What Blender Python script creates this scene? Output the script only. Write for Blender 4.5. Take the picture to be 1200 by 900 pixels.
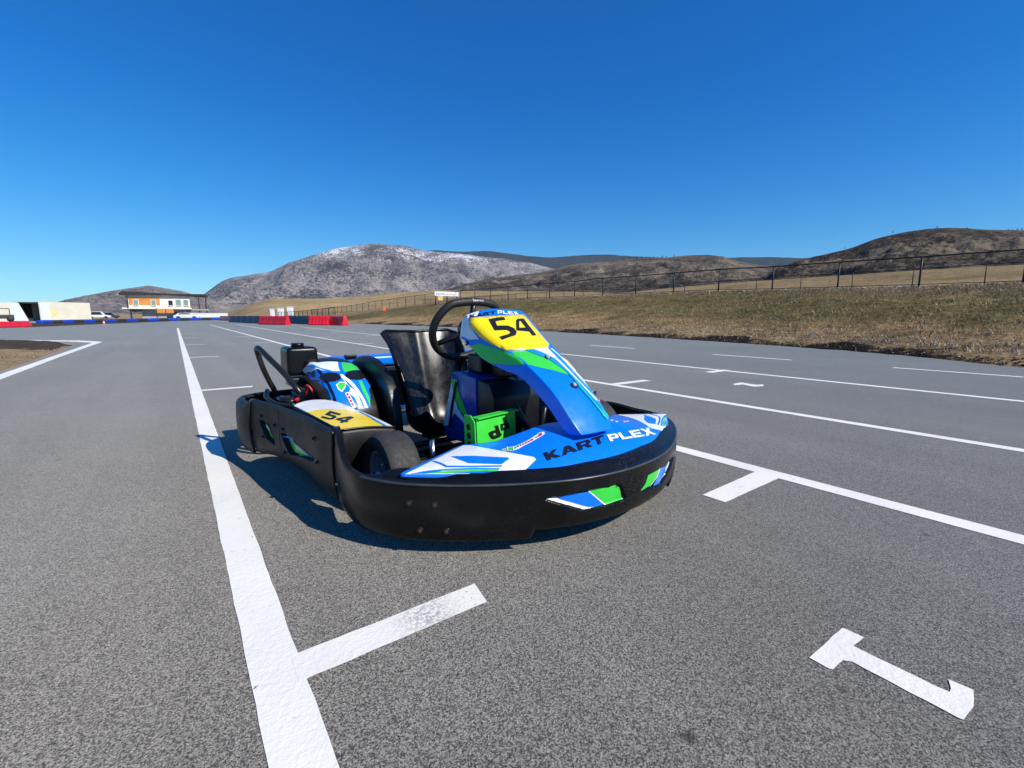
import bpy, bmesh, math, random
import numpy as np
from mathutils import Vector, noise
from mathutils.geometry import delaunay_2d_cdt
random.seed(7)
R_ = math.radians
for o in list(bpy.data.objects): bpy.data.objects.remove(o)
C = bpy.context.scene.collection
scene = bpy.context.scene

# ------------------------------------------------------------------ camera, sky, sun, exposure
EYE = 0.68                       # camera height above the track
PITCH, YAW, FPX = R_(8.427), R_(35.958), 540.0
cam_d = bpy.data.cameras.new('camera'); cam = bpy.data.objects.new('camera', cam_d); C.objects.link(cam)
cam.location = (0, 0, EYE); cam.rotation_euler = (R_(90) - PITCH, 0, -YAW)
cam_d.sensor_width = 36; cam_d.lens = 36 * FPX / 1200; cam_d.clip_start = .02; cam_d.clip_end = 60000
scene.camera = cam
SUN = Vector((.50, -1.10, 1.0)).normalized()
sun_el = math.asin(SUN.z); sun_az = math.atan2(SUN.x, SUN.y)
w = bpy.data.worlds.new('World'); scene.world = w; w.use_nodes = True
nt = w.node_tree; bg = nt.nodes['Background']
sky = nt.nodes.new('ShaderNodeTexSky'); sky.sky_type = 'NISHITA'; sky.sun_disc = False
sky.sun_elevation = sun_el; sky.sun_rotation = sun_az; sky.altitude = 1500; sky.air_density = 1.0; sky.dust_density = 0.0; sky.ozone_density = 1.6
hs = nt.nodes.new('ShaderNodeHueSaturation'); hs.inputs['Saturation'].default_value = 1.5
nt.links.new(sky.outputs[0], hs.inputs['Color']); wb = nt.nodes.new('ShaderNodeMix'); wb.data_type = 'RGBA'; wb.blend_type = 'MULTIPLY'; wb.inputs[0].default_value = 1; wb.inputs[7].default_value = (.44, .96, 1.45, 1)
nt.links.new(hs.outputs[0], wb.inputs[6]); 
v1 = nt.nodes.new('ShaderNodeVectorMath'); v1.operation = 'MULTIPLY_ADD'; v1.inputs[1].default_value = (.055,) * 3; v1.inputs[2].default_value = (1, 1, 1)   # soft shoulder, as the camera's own
v2 = nt.nodes.new('ShaderNodeVectorMath'); v2.operation = 'DIVIDE'
nt.links.new(wb.outputs[2], v1.inputs[0]); nt.links.new(wb.outputs[2], v2.inputs[0]); nt.links.new(v1.outputs[0], v2.inputs[1]); nt.links.new(v2.outputs[0], bg.inputs[0]); bg.inputs[1].default_value = .122
sl = bpy.data.lights.new('sun', 'SUN'); sl.energy = 5.0; sl.angle = R_(.5); sl.color = (1, .94, .84)
so = bpy.data.objects.new('sun', sl); C.objects.link(so); so.rotation_euler = (-SUN).to_track_quat('-Z', 'Y').to_euler(); so.location = (0, 0, 50)
scene.view_settings.view_transform = 'Standard'; scene.view_settings.look = 'None'; scene.view_settings.exposure = .22; scene.view_settings.gamma = 1

# ------------------------------------------------------------------ pixel -> world helpers (photo is 1200 x 900)
_c, _s = math.cos(PITCH), math.sin(PITCH); _cy, _sy = math.cos(YAW), math.sin(YAW)
def ray(px, py):
    x, y, z = px - 600, 450 - py, FPX
    r, f, u = x, y * _s + z * _c, y * _c - z * _s
    return Vector((r * _cy + f * _sy, -r * _sy + f * _cy, u))
def gnd(px, py, z=0.0):
    d = ray(px, py); t = (z - EYE) / d.z; return Vector((0, 0, EYE)) + d * t
def at_depth(px, py, dep):       # point at a distance along the ground
    d = ray(px, py); t = dep / math.hypot(d.x, d.y); return Vector((0, 0, EYE)) + d * t
def project(P):                  # numpy (...,3) world -> px, py, depth
    P = np.asarray(P); X, Y, Zz = P[..., 0], P[..., 1], P[..., 2] - EYE
    r = X * _cy - Y * _sy; f = X * _sy + Y * _cy
    fw = f * _c - Zz * _s; up = f * _s + Zz * _c
    return 600 + FPX * r / fw, 450 - FPX * up / fw, fw

# ------------------------------------------------------------------ mesh helpers
def tag(o, label=None, cat=None, group=None, kind=None):
    if label: o['label'] = label
    if cat: o['category'] = cat
    if group: o['group'] = group
    if kind: o['kind'] = kind
    return o
def empty(name, loc=(0, 0, 0), rz=0, parent=None):
    o = bpy.data.objects.new(name, None); C.objects.link(o); o.location = loc; o.rotation_euler = (0, 0, rz); o.parent = parent
    o.empty_display_size = .1
    return o
def obj(name, verts, faces, mat, parent=None, smooth=True, mats=None, fmat=None):
    me = bpy.data.meshes.new(name); me.from_pydata([tuple(v) for v in verts], [], faces); me.validate(clean_customdata=False)
    for m in (mats or [mat]): me.materials.append(m)
    if fmat is not None: me.polygons.foreach_set('material_index', fmat)
    if smooth: me.polygons.foreach_set('use_smooth', [True] * len(me.polygons))
    me.update()
    o = bpy.data.objects.new(name, me); C.objects.link(o); o.parent = parent
    return o
def from_bm(name, bm, mat, parent=None, smooth=True, loc=None):
    me = bpy.data.meshes.new(name); bm.to_mesh(me); bm.free(); me.materials.append(mat)
    if smooth: me.polygons.foreach_set('use_smooth', [True] * len(me.polygons))
    o = bpy.data.objects.new(name, me); C.objects.link(o); o.parent = parent
    if loc is not None: o.location = loc
    return o
def sharpen(o, ang=40):
    bm = bmesh.new(); bm.from_mesh(o.data)
    for e in bm.edges:
        if len(e.link_faces) == 2 and e.calc_face_angle(0) > R_(ang): e.smooth = False
    bm.to_mesh(o.data); bm.free(); return o
def bm_box(bm, lo, hi):
    vs = [bm.verts.new((x, y, z)) for x in (lo[0], hi[0]) for y in (lo[1], hi[1]) for z in (lo[2], hi[2])]
    for f in ((0, 1, 3, 2), (4, 6, 7, 5), (0, 4, 5, 1), (2, 3, 7, 6), (0, 2, 6, 4), (1, 5, 7, 3)): bm.faces.new([vs[i] for i in f])
    return vs
def rbox(name, lo, hi, bev, mat, parent=None, seg=3, taper=None):
    bm = bmesh.new(); vs = bm_box(bm, lo, hi)
    if taper:
        cx, cy = (lo[0] + hi[0]) / 2, (lo[1] + hi[1]) / 2
        for v in vs:
            if v.co.z > (lo[2] + hi[2]) / 2: v.co.x = cx + (v.co.x - cx) * taper; v.co.y = cy + (v.co.y - cy) * taper
    bmesh.ops.recalc_face_normals(bm, faces=bm.faces)
    if bev: bmesh.ops.bevel(bm, geom=list(bm.edges), offset=bev, segments=seg, profile=.6, affect='EDGES')
    return sharpen(from_bm(name, bm, mat, parent), 50)
def catmull(pts, n=8, closed=False):
    P = [Vector(p) for p in pts]; out = []; N = len(P)
    for i in range(N if closed else N - 1):
        g = (lambda k: P[k % N]) if closed else (lambda k: P[min(max(k, 0), N - 1)])
        a, b, c, d = g(i - 1), g(i), g(i + 1), g(i + 2)
        for k in range(n):
            t = k / n
            out.append(.5 * ((2 * b) + (c - a) * t + (2 * a - 5 * b + 4 * c - d) * t * t + (3 * b - a - 3 * c + d) * t ** 3))
    if not closed: out.append(P[-1])
    return out
def tube(name, pts, r, mat, parent=None, seg=10, closed=False, smooth_n=0, flat=None):
    if smooth_n: pts = catmull(pts, smooth_n, closed)
    P = [Vector(p) for p in pts]; N = len(P); V = []; F = []; up = None
    for i, p in enumerate(P):
        t = (P[(i + 1) % N] - P[i - 1]) if closed else (P[min(i + 1, N - 1)] - P[max(i - 1, 0)])
        t.normalize()
        if up is None: up = t.orthogonal().normalized()
        up = (up - t * up.dot(t)).normalized(); side = t.cross(up)
        rr = r(i / (N - 1)) if callable(r) else r
        for k in range(seg):
            a = 2 * math.pi * k / seg; V.append(p + up * math.cos(a) * rr + side * math.sin(a) * rr)
    for i in range(N if closed else N - 1):
        j = (i + 1) % N
        for k in range(seg): F.append((i * seg + k, i * seg + (k + 1) % seg, j * seg + (k + 1) % seg, j * seg + k))
    if not closed: F.append(tuple(range(seg))[::-1]); F.append(tuple((N - 1) * seg + k for k in range(seg)))
    return obj(name, V, F, mat, parent)
def lathe_x(name, prof, cx, cy, cz, mat, parent=None, seg=48, flip=1):
    # prof: list of (axial, radius) along +x, closed ring profile
    V = []; F = []; n = len(prof)
    for k in range(seg):
        a = 2 * math.pi * k / seg
        for ax, r in prof: V.append((cx + ax * flip, cy + r * math.cos(a), cz + r * math.sin(a)))
    for k in range(seg):
        k2 = (k + 1) % seg
        for i in range(n - 1):
            q = (k * n + i, k * n + i + 1, k2 * n + i + 1, k2 * n + i); F.append(q if flip > 0 else q[::-1])
    return sharpen(obj(name, V, F, mat, parent), 35)
def prism(name, pts, axis, a, b, mat, parent=None, bev=0.0, seg=2):
    # extrude a 2-D outline along an axis ('x': pts=(y,z); 'y': pts=(x,z); 'z': pts=(x,y))
    bm = bmesh.new()
    mk = {'x': lambda p, t: (t, p[0], p[1]), 'y': lambda p, t: (p[0], t, p[1]), 'z': lambda p, t: (p[0], p[1], t)}[axis]
    A = [bm.verts.new(mk(p, a)) for p in pts]; B_ = [bm.verts.new(mk(p, b)) for p in pts]
    bm.faces.new(A); bm.faces.new(B_[::-1]); n = len(pts)
    for i in range(n): bm.faces.new((A[i], B_[i], B_[(i + 1) % n], A[(i + 1) % n]))
    bmesh.ops.recalc_face_normals(bm, faces=bm.faces)
    if bev: bmesh.ops.bevel(bm, geom=list(bm.edges), offset=bev, segments=seg, profile=.6, affect='EDGES')
    bmesh.ops.recalc_face_normals(bm, faces=bm.faces)
    return sharpen(from_bm(name, bm, mat, parent), 45)
def interp(t, xs, ys):
    return float(np.interp(t, xs, ys))
def spline(t, xs, ys):           # smooth monotone-ish interpolation
    i = int(np.clip(np.searchsorted(xs, t) - 1, 0, len(xs) - 2))
    def m(k):
        if k <= 0: return (ys[1] - ys[0]) / (xs[1] - xs[0])
        if k >= len(xs) - 1: return (ys[-1] - ys[-2]) / (xs[-1] - xs[-2])
        return (ys[k + 1] - ys[k - 1]) / (xs[k + 1] - xs[k - 1])
    h = xs[i + 1] - xs[i]; u = (t - xs[i]) / h
    return (2*u**3-3*u*u+1)*ys[i] + (u**3-2*u*u+u)*h*m(i) + (-2*u**3+3*u*u)*ys[i+1] + (u**3-u*u)*h*m(i+1)
def sstep(a, b, x):
    t = min(max((x - a) / (b - a), 0), 1); return t * t * (3 - 2 * t)

# ------------------------------------------------------------------ materials
class NB:
    def __init__(s, name):
        s.m = bpy.data.materials.new(name); s.m.use_nodes = True; s.t = s.m.node_tree; s.b = s.t.nodes['Principled BSDF']; s.tc = None
    def n(s, typ, **k):
        q = s.t.nodes.new('ShaderNode' + typ)
        for a, v in k.items(): setattr(q, a, v)
        return q
    def l(s, a, b): s.t.links.new(a, b)
    def co(s):
        if s.tc is None: s.tc = s.n('TexCoord')
        return s.tc.outputs['Object']
    def noise(s, scale, detail=4, rough=.6, vec=None, dist=0):
        q = s.n('TexNoise'); q.inputs['Scale'].default_value = scale; q.inputs['Detail'].default_value = detail; q.inputs['Roughness'].default_value = rough; q.inputs['Distortion'].default_value = dist
        s.l(vec or s.co(), q.inputs['Vector']); return q.outputs['Fac']
    def vor(s, scale, feat='F1', out='Distance', vec=None):
        q = s.n('TexVoronoi', feature=feat); q.inputs['Scale'].default_value = scale; s.l(vec or s.co(), q.inputs['Vector']); return q.outputs[out]
    def ramp(s, fac, stops):
        q = s.n('ValToRGB'); e = q.color_ramp.elements
        while len(e) > 1: e.remove(e[-1])
        for i, (p, c) in enumerate(stops):
            el = e[0] if i == 0 else e.new(p)
            el.position = p; el.color = (c, c, c, 1) if not hasattr(c, '__len__') else (*c, 1)
        s.l(fac, q.inputs[0]); return q.outputs[0]
    def mix(s, fac, a, b, mode='MIX'):
        q = s.n('Mix', data_type='RGBA', blend_type=mode)
        for i, v in ((0, fac), (6, a), (7, b)):
            if hasattr(v, 'is_output'): s.l(v, q.inputs[i])
            elif i == 0: q.inputs[0].default_value = v
            else: q.inputs[i].default_value = (*v, 1) if hasattr(v, '__len__') else (v, v, v, 1)
        return q.outputs[2]
    def math(s, op, a, b=0.0):
        q = s.n('Math', operation=op)
        for i, v in enumerate((a, b)):
            if hasattr(v, 'is_output'): s.l(v, q.inputs[i])
            else: q.inputs[i].default_value = v
        return q.outputs[0]
    def mapped(s, scale=(1, 1, 1), rot=(0, 0, 0)):
        q = s.n('Mapping'); q.inputs['Scale'].default_value = scale; q.inputs['Rotation'].default_value = rot; s.l(s.co(), q.inputs[0]); return q.outputs[0]
    def bump(s, h, strength=.3, dist=.01, prev=None):
        q = s.n('Bump'); q.inputs['Strength'].default_value = strength; q.inputs['Distance'].default_value = dist; s.l(h, q.inputs['Height'])
        if prev: s.l(prev, q.inputs['Normal'])
        s.l(q.outputs[0], s.b.inputs['Normal']); return q.outputs[0]
    def set(s, **k):
        for a, v in k.items():
            i = s.b.inputs[a.replace('_', ' ')]
            if hasattr(v, 'is_output'): s.l(v, i)
            else: i.default_value = (*v, 1) if hasattr(v, '__len__') else v
        return s.m
def plain(name, col, rough=.5, metal=0, coat=0, var=.12, vscale=30, bumps=0):
    b = NB(name); f = b.noise(vscale, 4)
    lo = tuple(max(0, c * (1 - var)) for c in col); hi = tuple(min(1, c * (1 + var)) for c in col)
    b.set(Base_Color=b.ramp(f, [(.3, lo), (.7, hi)]), Metallic=metal, Roughness=b.ramp(b.noise(vscale * 2.3, 3), [(.3, max(.02, rough * .85)), (.7, min(1, rough * 1.15))]), Coat_Weight=coat, Coat_Roughness=.08)
    if bumps: b.bump(b.noise(vscale * 8, 2), bumps, .002)
    return b.m
def black_plastic(name, base, rough, scr=True):
    b = NB(name); f = b.noise(9, 5)
    sc = b.noise(14, 6, .75, b.mapped((6, 6, 90)))       # horizontal scuffs
    scf = b.ramp(sc, [(.55, 0.0), (.66, 1.0)])
    patch = b.ramp(b.noise(3.5, 4), [(.42, 0.0), (.62, 1.0)])
    k = b.math('MULTIPLY', scf, patch)
    dust = b.ramp(f, [(.35, (base * .8,) * 3), (.75, (base * 1.5, base * 1.45, base * 1.35))])
    b.set(Base_Color=b.mix(b.math('MULTIPLY', k, .65 if scr else 0.0), dust, (.12, .12, .12)), Roughness=b.ramp(f, [(.3, rough * .8), (.75, rough * 1.25)]), Specular_IOR_Level=.27)
    b.bump(b.noise(420, 2), .12, .001)
    return b.m
M = {}
M['black'] = black_plastic('black_moulded_plastic', .0045, .29)
M['black_side'] = black_plastic('black_side_plastic', .013, .46)
M['black_gloss'] = plain('black_gloss', (.006, .006, .007), .38, var=.3)
M['black_metal'] = plain('black_painted_metal', (.012, .012, .013), .32, var=.3)
M['rubber'] = plain('tyre_rubber', (.028, .027, .026), .72, var=.25, vscale=40, bumps=.25)
M['grip'] = plain('grip_rubber', (.010, .010, .011), .6, var=.2, vscale=60, bumps=.2)
M['steel'] = plain('bright_steel', (.62, .62, .63), .25, 1, var=.1)
M['grey_metal'] = plain('grey_cast_metal', (.25, .26, .28), .4, 1, var=.2)
M['chrome'] = plain('chrome_bolt', (.75, .76, .78), .3, .6, var=.05); M['rim'] = plain('silver_rim', (.34, .36, .40), .42, .35, var=.12)
M['bead'] = plain('ridge_highlight_grey', (.05, .05, .05), .3, var=.3, vscale=12)  # greyer than the bumper, for the highlight line on its ridge
M['rust'] = plain('brown_screw', (.10, .06, .035), .5, .6)
M['vent_dark'] = plain('vent_hole_black', (.01, .01, .01), .05, var=.1)  # gloss black standing in for the dark holes in the engine cover
M['red'] = plain('red_cap', (.55, .02, .02), .4)
def sticker(name, c, rough=.22): return plain(name, c, rough + .06, coat=.18, var=.05, vscale=18)
M['blue'] = sticker('blue_film', (.002, .185, .86)); M['green'] = sticker('green_film', (.045, .60, .06)); M['white'] = sticker('white_film', (.80, .82, .84))
M['yellow'] = sticker('yellow_film', (.90, .66, .004)); M['teal'] = sticker('teal_film', (.01, .42, .42)); M['ink'] = sticker('black_film', (.008, .008, .008), .35)
M['redfilm'] = sticker('red_film', (.50, .02, .05)); M['sky'] = sticker('light_blue_film', (.01, .27, .70)); M['navy'] = sticker('dark_blue_film', (.004, .05, .35))
M['green_metal'] = plain('green_powder_coat', (.05, .62, .05), .4, var=.06)

def seat_mat():
    b = NB('black_seat_shell'); worn = b.noise(22, 6, .7, b.mapped((2, 2, .9)))
    big = b.noise(6, 3); k = b.math('MULTIPLY', b.ramp(worn, [(.42, 0.0), (.75, 1.0)]), b.ramp(big, [(.35, 0.0), (.65, 1.0)]))
    b.set(Base_Color=b.mix(k, (.004, .004, .005), (.03, .03, .032)), Roughness=b.ramp(worn, [(.3, .2), (.7, .33)]), Specular_IOR_Level=.4)
    b.bump(worn, .05, .002)
    return b.m
M['seat'] = seat_mat()

def asphalt():
    b = NB('grey_asphalt')
    grit = b.noise(560, 3, .8); vor = b.vor(400, out='Color'); sep = b.n('SeparateColor'); b.l(vor, sep.inputs[0]); cell = sep.outputs[0]
    holes = b.noise(270, 3, .75)
    base = b.ramp(b.math('ADD', b.math('MULTIPLY', grit, .7), b.math('MULTIPLY', cell, .30)), [(.32, (.016, .015, .0135)), (.42, (.092, .086, .076)), (.53, (.228, .214, .188)), (.68, (.41, .386, .34)), (.82, (.69, .65, .58))])
    pits = b.ramp(holes, [(.36, .18), (.46, 1.0)]); spots = b.ramp(b.math('ADD', b.vor(3.1), b.math('MULTIPLY', b.noise(60, 3), .05)), [(.05, .35), (.075, 1.0)])
    large = b.ramp(b.noise(.45, 5, .6), [(.3, (.90, .90, .90)), (.7, (1.09, 1.09, 1.08))])
    streak = b.ramp(b.noise(1.0, 4, .6, b.mapped((2.2, .10, 1))), [(.35, .90), (.7, 1.09)])
    blot = b.ramp(b.noise(3.3, 5, .7), [(.30, .93), (.5, 1.0), (.75, 1.04)])
    c = b.mix(1, b.mix(1, b.mix(1, b.mix(1, b.mix(1, base, spots, 'MULTIPLY'), pits, 'MULTIPLY'), large, 'MULTIPLY'), streak, 'MULTIPLY'), blot, 'MULTIPLY')
    b.set(Base_Color=c, Roughness=.85, Specular_IOR_Level=.3, Diffuse_Roughness=.35, Sheen_Weight=.32, Sheen_Roughness=.36, Sheen_Tint=(1, .88, .74))
    h = b.math('ADD', b.math('MULTIPLY', grit, .5), b.math('MULTIPLY', holes, .8))
    b.bump(h, .42, .004)
    return b.m
M['asphalt'] = asphalt()
def paint():
    b = NB('white_road_paint'); g = b.noise(170, 3, .75); pits = b.noise(70, 3, .7); wear = b.noise(6, 5, .7)
    chips = b.math('ADD', b.math('MULTIPLY', pits, .6), b.math('MULTIPLY', wear, .4))
    k = b.ramp(chips, [(.335, 1.0), (.385, 0.0)]); sep2 = b.n('SeparateXYZ'); b.l(b.co(), sep2.inputs[0])
    wx = b.math('SUBTRACT', sep2.outputs[0], .41); wy = b.math('SUBTRACT', sep2.outputs[1], .898); rad = b.math('SQRT', b.math('ADD', b.math('MULTIPLY', wx, wx), b.math('MULTIPLY', wy, wy)))
    worn = b.math('MULTIPLY', b.ramp(rad, [(.02, 1.0), (.095, 0.0)]), b.ramp(b.noise(150, 3, .8), [(.46, 1.0), (.54, 0.0)]))      # one scuffed spot on the first grid bar
    k = b.math('MAXIMUM', k, b.math('MULTIPLY', worn, .62))
    dirt = b.ramp(b.noise(2.2, 5, .65), [(.3, (.74, .715, .645)), (.65, (.85, .825, .755))])
    b.set(Base_Color=b.mix(k, dirt, (.15, .147, .14)), Roughness=.7)
    b.bump(b.math('ADD', b.math('MULTIPLY', g, .3), b.math('MULTIPLY', pits, .8)), .45, .005)
    return b.m
M['paint'] = paint()
def soil(name, cols, scale=3, bump=.8):
    b = NB(name); f = b.noise(scale, 8, .72); f2 = b.noise(scale * 9, 5, .75)
    m = b.math('ADD', b.math('MULTIPLY', f, .55), b.math('MULTIPLY', f2, .45)); n = len(cols)
    b.set(Base_Color=b.ramp(m, [(.32 + .36 * i / (n - 1), c) for i, c in enumerate(cols)]), Roughness=.95, Specular_IOR_Level=.1)
    b.bump(m, bump, .04); return b.m
M['dark_soil'] = soil('dark_soil', [(.02, .015, .011), (.06, .045, .033), (.13, .10, .07)], 4)
M['straw_soil'] = soil('straw_soil', [(.08, .055, .03), (.26, .19, .105), (.42, .33, .2)], 3)
def terrain_mat():
    b = NB('dry_ground')
    at = b.n('Attribute', attribute_name='edge'); d = at.outputs['Fac']          # metres outward from the asphalt edge / 40
    wob = b.math('ADD', d, b.math('MULTIPLY', b.math('SUBTRACT', b.noise(.35, 6, .75), .5), .16))
    band = b.ramp(wob, [(0.0, (.018, .014, .011)), (.007, (.02, .015, .012)), (.014, (.27, .20, .12)), (.075, (.285, .195, .105)), (.105, (.17, .13, .065)), (.16, (.13, .102, .046)), (.21, (.145, .108, .055)), (.26, (.125, .095, .065)), (.36, (.145, .11, .08)), (.42, (.27, .20, .12)), (.6, (.25, .18, .10)), (1.0, (.30, .225, .13))])
    mot = b.ramp(b.noise(1.1, 8, .75), [(.30, .45), (.5, 1.0), (.70, 1.5)])
    fine = b.ramp(b.noise(9, 6, .8, b.mapped((1, 1, 1))), [(.36, .32), (.5, 1.0), (.64, 1.7)])
    green = b.ramp(b.noise(.35, 6, .7), [(.46, 0.0), (.64, .45)])
    inb = b.ramp(d, [(.06, 0.0), (.12, 1.0), (.26, 1.0), (.34, 0.0)])
    c = b.mix(b.math('MULTIPLY', green, inb), band, (.085, .10, .032))
    farm = b.ramp(b.noise(.045, 9, .8, b.mapped((1, 1, 6))), [(.36, .62), (.5, 1.0), (.64, 1.35)])
    c = b.mix(1, b.mix(1, b.mix(1, b.mix(1, c, (1.12, 1.07, .93), 'MULTIPLY'), mot, 'MULTIPLY'), fine, 'MULTIPLY'), farm, 'MULTIPLY')
    b.set(Base_Color=c, Roughness=.95, Specular_IOR_Level=.08)
    b.bump(b.math('ADD', b.noise(9, 6, .8), b.noise(1.1, 6)), 1.0, .08)
    return b.m
M['terrain'] = terrain_mat()
def mountain_mat(name, rock, scrub, dark, fs, snow=None, tan=None, sdens=.5):
    b = NB(name); P = b.mapped((fs, fs, fs * 1.3))
    big = b.noise(1.6, 9, .72, P); mid = b.noise(11, 8, .78, P); fin = b.noise(48, 4, .8, P)
    c = b.mix(b.ramp(mid, [(.44, 0.0), (.56, 1.0)]), rock, scrub)
    if tan:
        c = b.mix(b.ramp(big, [(.48, 0.0), (.62, .8)]), c, tan)
    dk = b.math('ADD', b.math('MULTIPLY', fin, .6), b.math('MULTIPLY', big, .4))
    c = b.mix(b.ramp(dk, [(sdens - .025, .92), (sdens + .02, 0.0)]), c, dark)
    if snow:
        z0, z1 = snow; sp = b.n('SeparateXYZ'); b.l(b.co(), sp.inputs[0])
        zz = b.n('MapRange'); zz.inputs[1].default_value = z0; zz.inputs[2].default_value = z1; b.l(sp.outputs[2], zz.inputs[0])
        sf = b.math('ADD', b.math('ADD', b.math('MULTIPLY', big, .9), b.math('MULTIPLY', fin, 1.0)), b.math('MULTIPLY', b.math('SUBTRACT', zz.outputs[0], 1.0), .42))
        c = b.mix(b.ramp(sf, [(.975, 0.0), (1.02, .92)]), c, (.75, .77, .82))
    b.set(Base_Color=c, Roughness=.95, Specular_IOR_Level=.05)
    b.bump(b.math('ADD', mid, b.math('MULTIPLY', fin, .5)), .9, .25 / fs * .06)
    return b.m

# ------------------------------------------------------------------ terrain and track
EY = [-60, -10, -3, .94, 2.63, 5.29, 9.48, 15.9, 25.8, 33.4, 45, 60, 90, 130, 400]
EX = [12, 7.4, 7.6, 9.18, 10.35, 11.35, 12.35, 13.35, 13.7, 13.4, 13.2, 13.8, 15.5, 17, 20]
def edge_x(Y): return spline(min(max(Y, -60), 399), EY, EX) + .10 * noise.noise(Vector((Y * 1.3, 3, 0))) + .05 * noise.noise(Vector((Y * 4.1, 9, 0)))
FX = 24.5                                          # fence line
def fence_z(Y): return 1.80 + .27 * sstep(2, 20, Y) + .03 * noise.noise(Vector((Y * .2, 0, 5)))
def ground_z(X, Y):
    d = X - edge_x(Y); r = math.hypot(X, Y)
    if d <= 0:
        far = max(Y - 118, 0)
        z = -.03
    else:
        D = max(FX - edge_x(Y), 4)
        t = d / D; zf = fence_z(Y) * (1 - sstep(45, 100, Y)) + .9 * sstep(45, 100, Y)
        p = (.35 * t + .65 * sstep(-.15, 1.05, t) - .65 * sstep(-.15, 1.05, 0)) / (1 - .65 * sstep(-.15, 1.05, 0)) if t < 1 else 1
        z = -.03 + .06 * sstep(0, .5, d) + zf * min(p, 1.0)
        z += (.05 * noise.noise(Vector((X * .9, Y * .9, 1))) + .03 * noise.noise(Vector((X * 3, Y * 3, 4)))) * sstep(.1, 1.5, d)
        if X > FX: z += .6 * sstep(30, 45, X) + 4.6 * sstep(36, 92, X - .1 * Y)
    # gently rising dry fields far off
    az = math.degrees(math.atan2(X, Y))
    if r > 70 and Y > -50:
        k = sstep(3.5, 9, az) * (1 - sstep(40, 70, az))
        z += k * (9.0 * sstep(110, 300, r) + 4 * sstep(300, 700, r)) * (1 + .25 * noise.noise(Vector((X * .012, Y * .012, 2))))
        z += (1 - sstep(3.5, 8, az)) * 2.0 * sstep(150, 500, r)
    return z
azs = [a for a in np.arange(-24, 100.01, .5)] + [a for a in np.arange(104, 334, 6)]
rings = [0.0]; r = 2.0
while r < 13500:
    rings.append(r); r *= 1.022 if 6 < r < 40 else (1.05 if r < 400 else 1.16)
V = []; F = []; EA = []
na = len(azs)
for r in rings:
    for a in azs:
        X, Y = r * math.sin(R_(a)), r * math.cos(R_(a)); V.append((X, Y, ground_z(X, Y)))
        d = X - edge_x(Y)
        if d < 0: d = 0 if (Y < 118 and X > -60) else 30
        q = min(d / 40, 1); k = sstep(40, 80, Y); EA.append(q * (1 - k) + k * (.8 + .2 * q))
for i in range(len(rings) - 1):
    for j in range(na):
        k = (j + 1) % na
        F.append((i * na + j, i * na + k, (i + 1) * na + k, (i + 1) * na + j)[::-1])
ground = obj('ground', V, F, M['terrain']); tag(ground, kind='structure')
ea = ground.data.attributes.new('edge', 'FLOAT', 'POINT'); ea.data.foreach_set('value', EA)

# asphalt sheet: rows across, right border follows the ragged edge
V = []; F = []; ys = list(np.arange(-12, 45, .22)) + list(np.arange(45, 118.1, 2.0)); cols = [-70, -20, -8, -2, 2, 5, 7, 8.5]
nc = len(cols) + 2
for y in ys:
    e = edge_x(y) + .12 * noise.noise(Vector((y * 6, 1, 7))) + .03
    for c in cols: V.append((min(c, e - .6), y, 0))
    V.append((e - .25, y, 0)); V.append((e, y, -.012))
for i in range(len(ys) - 1):
    for j in range(nc - 1): F.append((i * nc + j, i * nc + j + 1, (i + 1) * nc + j + 1, (i + 1) * nc + j))
track = obj('racetrack', V, F, M['asphalt'], smooth=False); tag(track, kind='structure')
def mark(name, pts, z=.0018, rough=.0022, step=.03):
    z = .0018 if z < .0063 else .0021
    # painted marking: closed outline with a slightly ragged edge
    out = []; n = len(pts)
    for i in range(n):
        a, b = Vector(pts[i][:2]), Vector(pts[(i + 1) % n][:2]); m = max(1, min(900, int((b - a).length / step)))
        for k in range(m):
            p = a.lerp(b, k / m); q = noise.noise_vector(Vector((p.x * 9, p.y * 9, 1))) * rough * .6 + noise.noise_vector(Vector((p.x * 70, p.y * 70, 1))) * rough
            out.append((p.x + q.x, p.y + q.y, z))
    return obj(name, out, [tuple(range(len(out)))], M['paint'], track, smooth=False)
def line(name, x, y0, y1, w, z=.0018, x1=None):
    x1 = x if x1 is None else x1
    return mark(name, [(x - w / 2, y0), (x + w / 2, y0), (x1 + w / 2, y1), (x1 - w / 2, y1)], z, step=.05)
K = EYE / .62
LX = [.092 * K, 1.86 * K, 3.16 * K, 5.10 * K, 6.95 * K]
line('lane_line', LX[0], -1, 32, .088)
line('lane_line', LX[1], -3, 42, .086, x1=LX[1] + .10)
line('lane_line', LX[2] - .06, -3, 42, .082, x1=LX[2] + .42)
line('lane_line', LX[3] - .25, -4, 30, .086, x1=LX[3] + .55)
for y0, y1 in ((-2.6, -.9), (.78, 1.95), (3.22, 4.52), (6.3, 7.6), (9.4, 10.7), (12.6, 13.9), (15.8, 17.1), (19, 20.3)):
    line('lane_dash', LX[4] + .02 * y0, y0, y1, .08)
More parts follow.
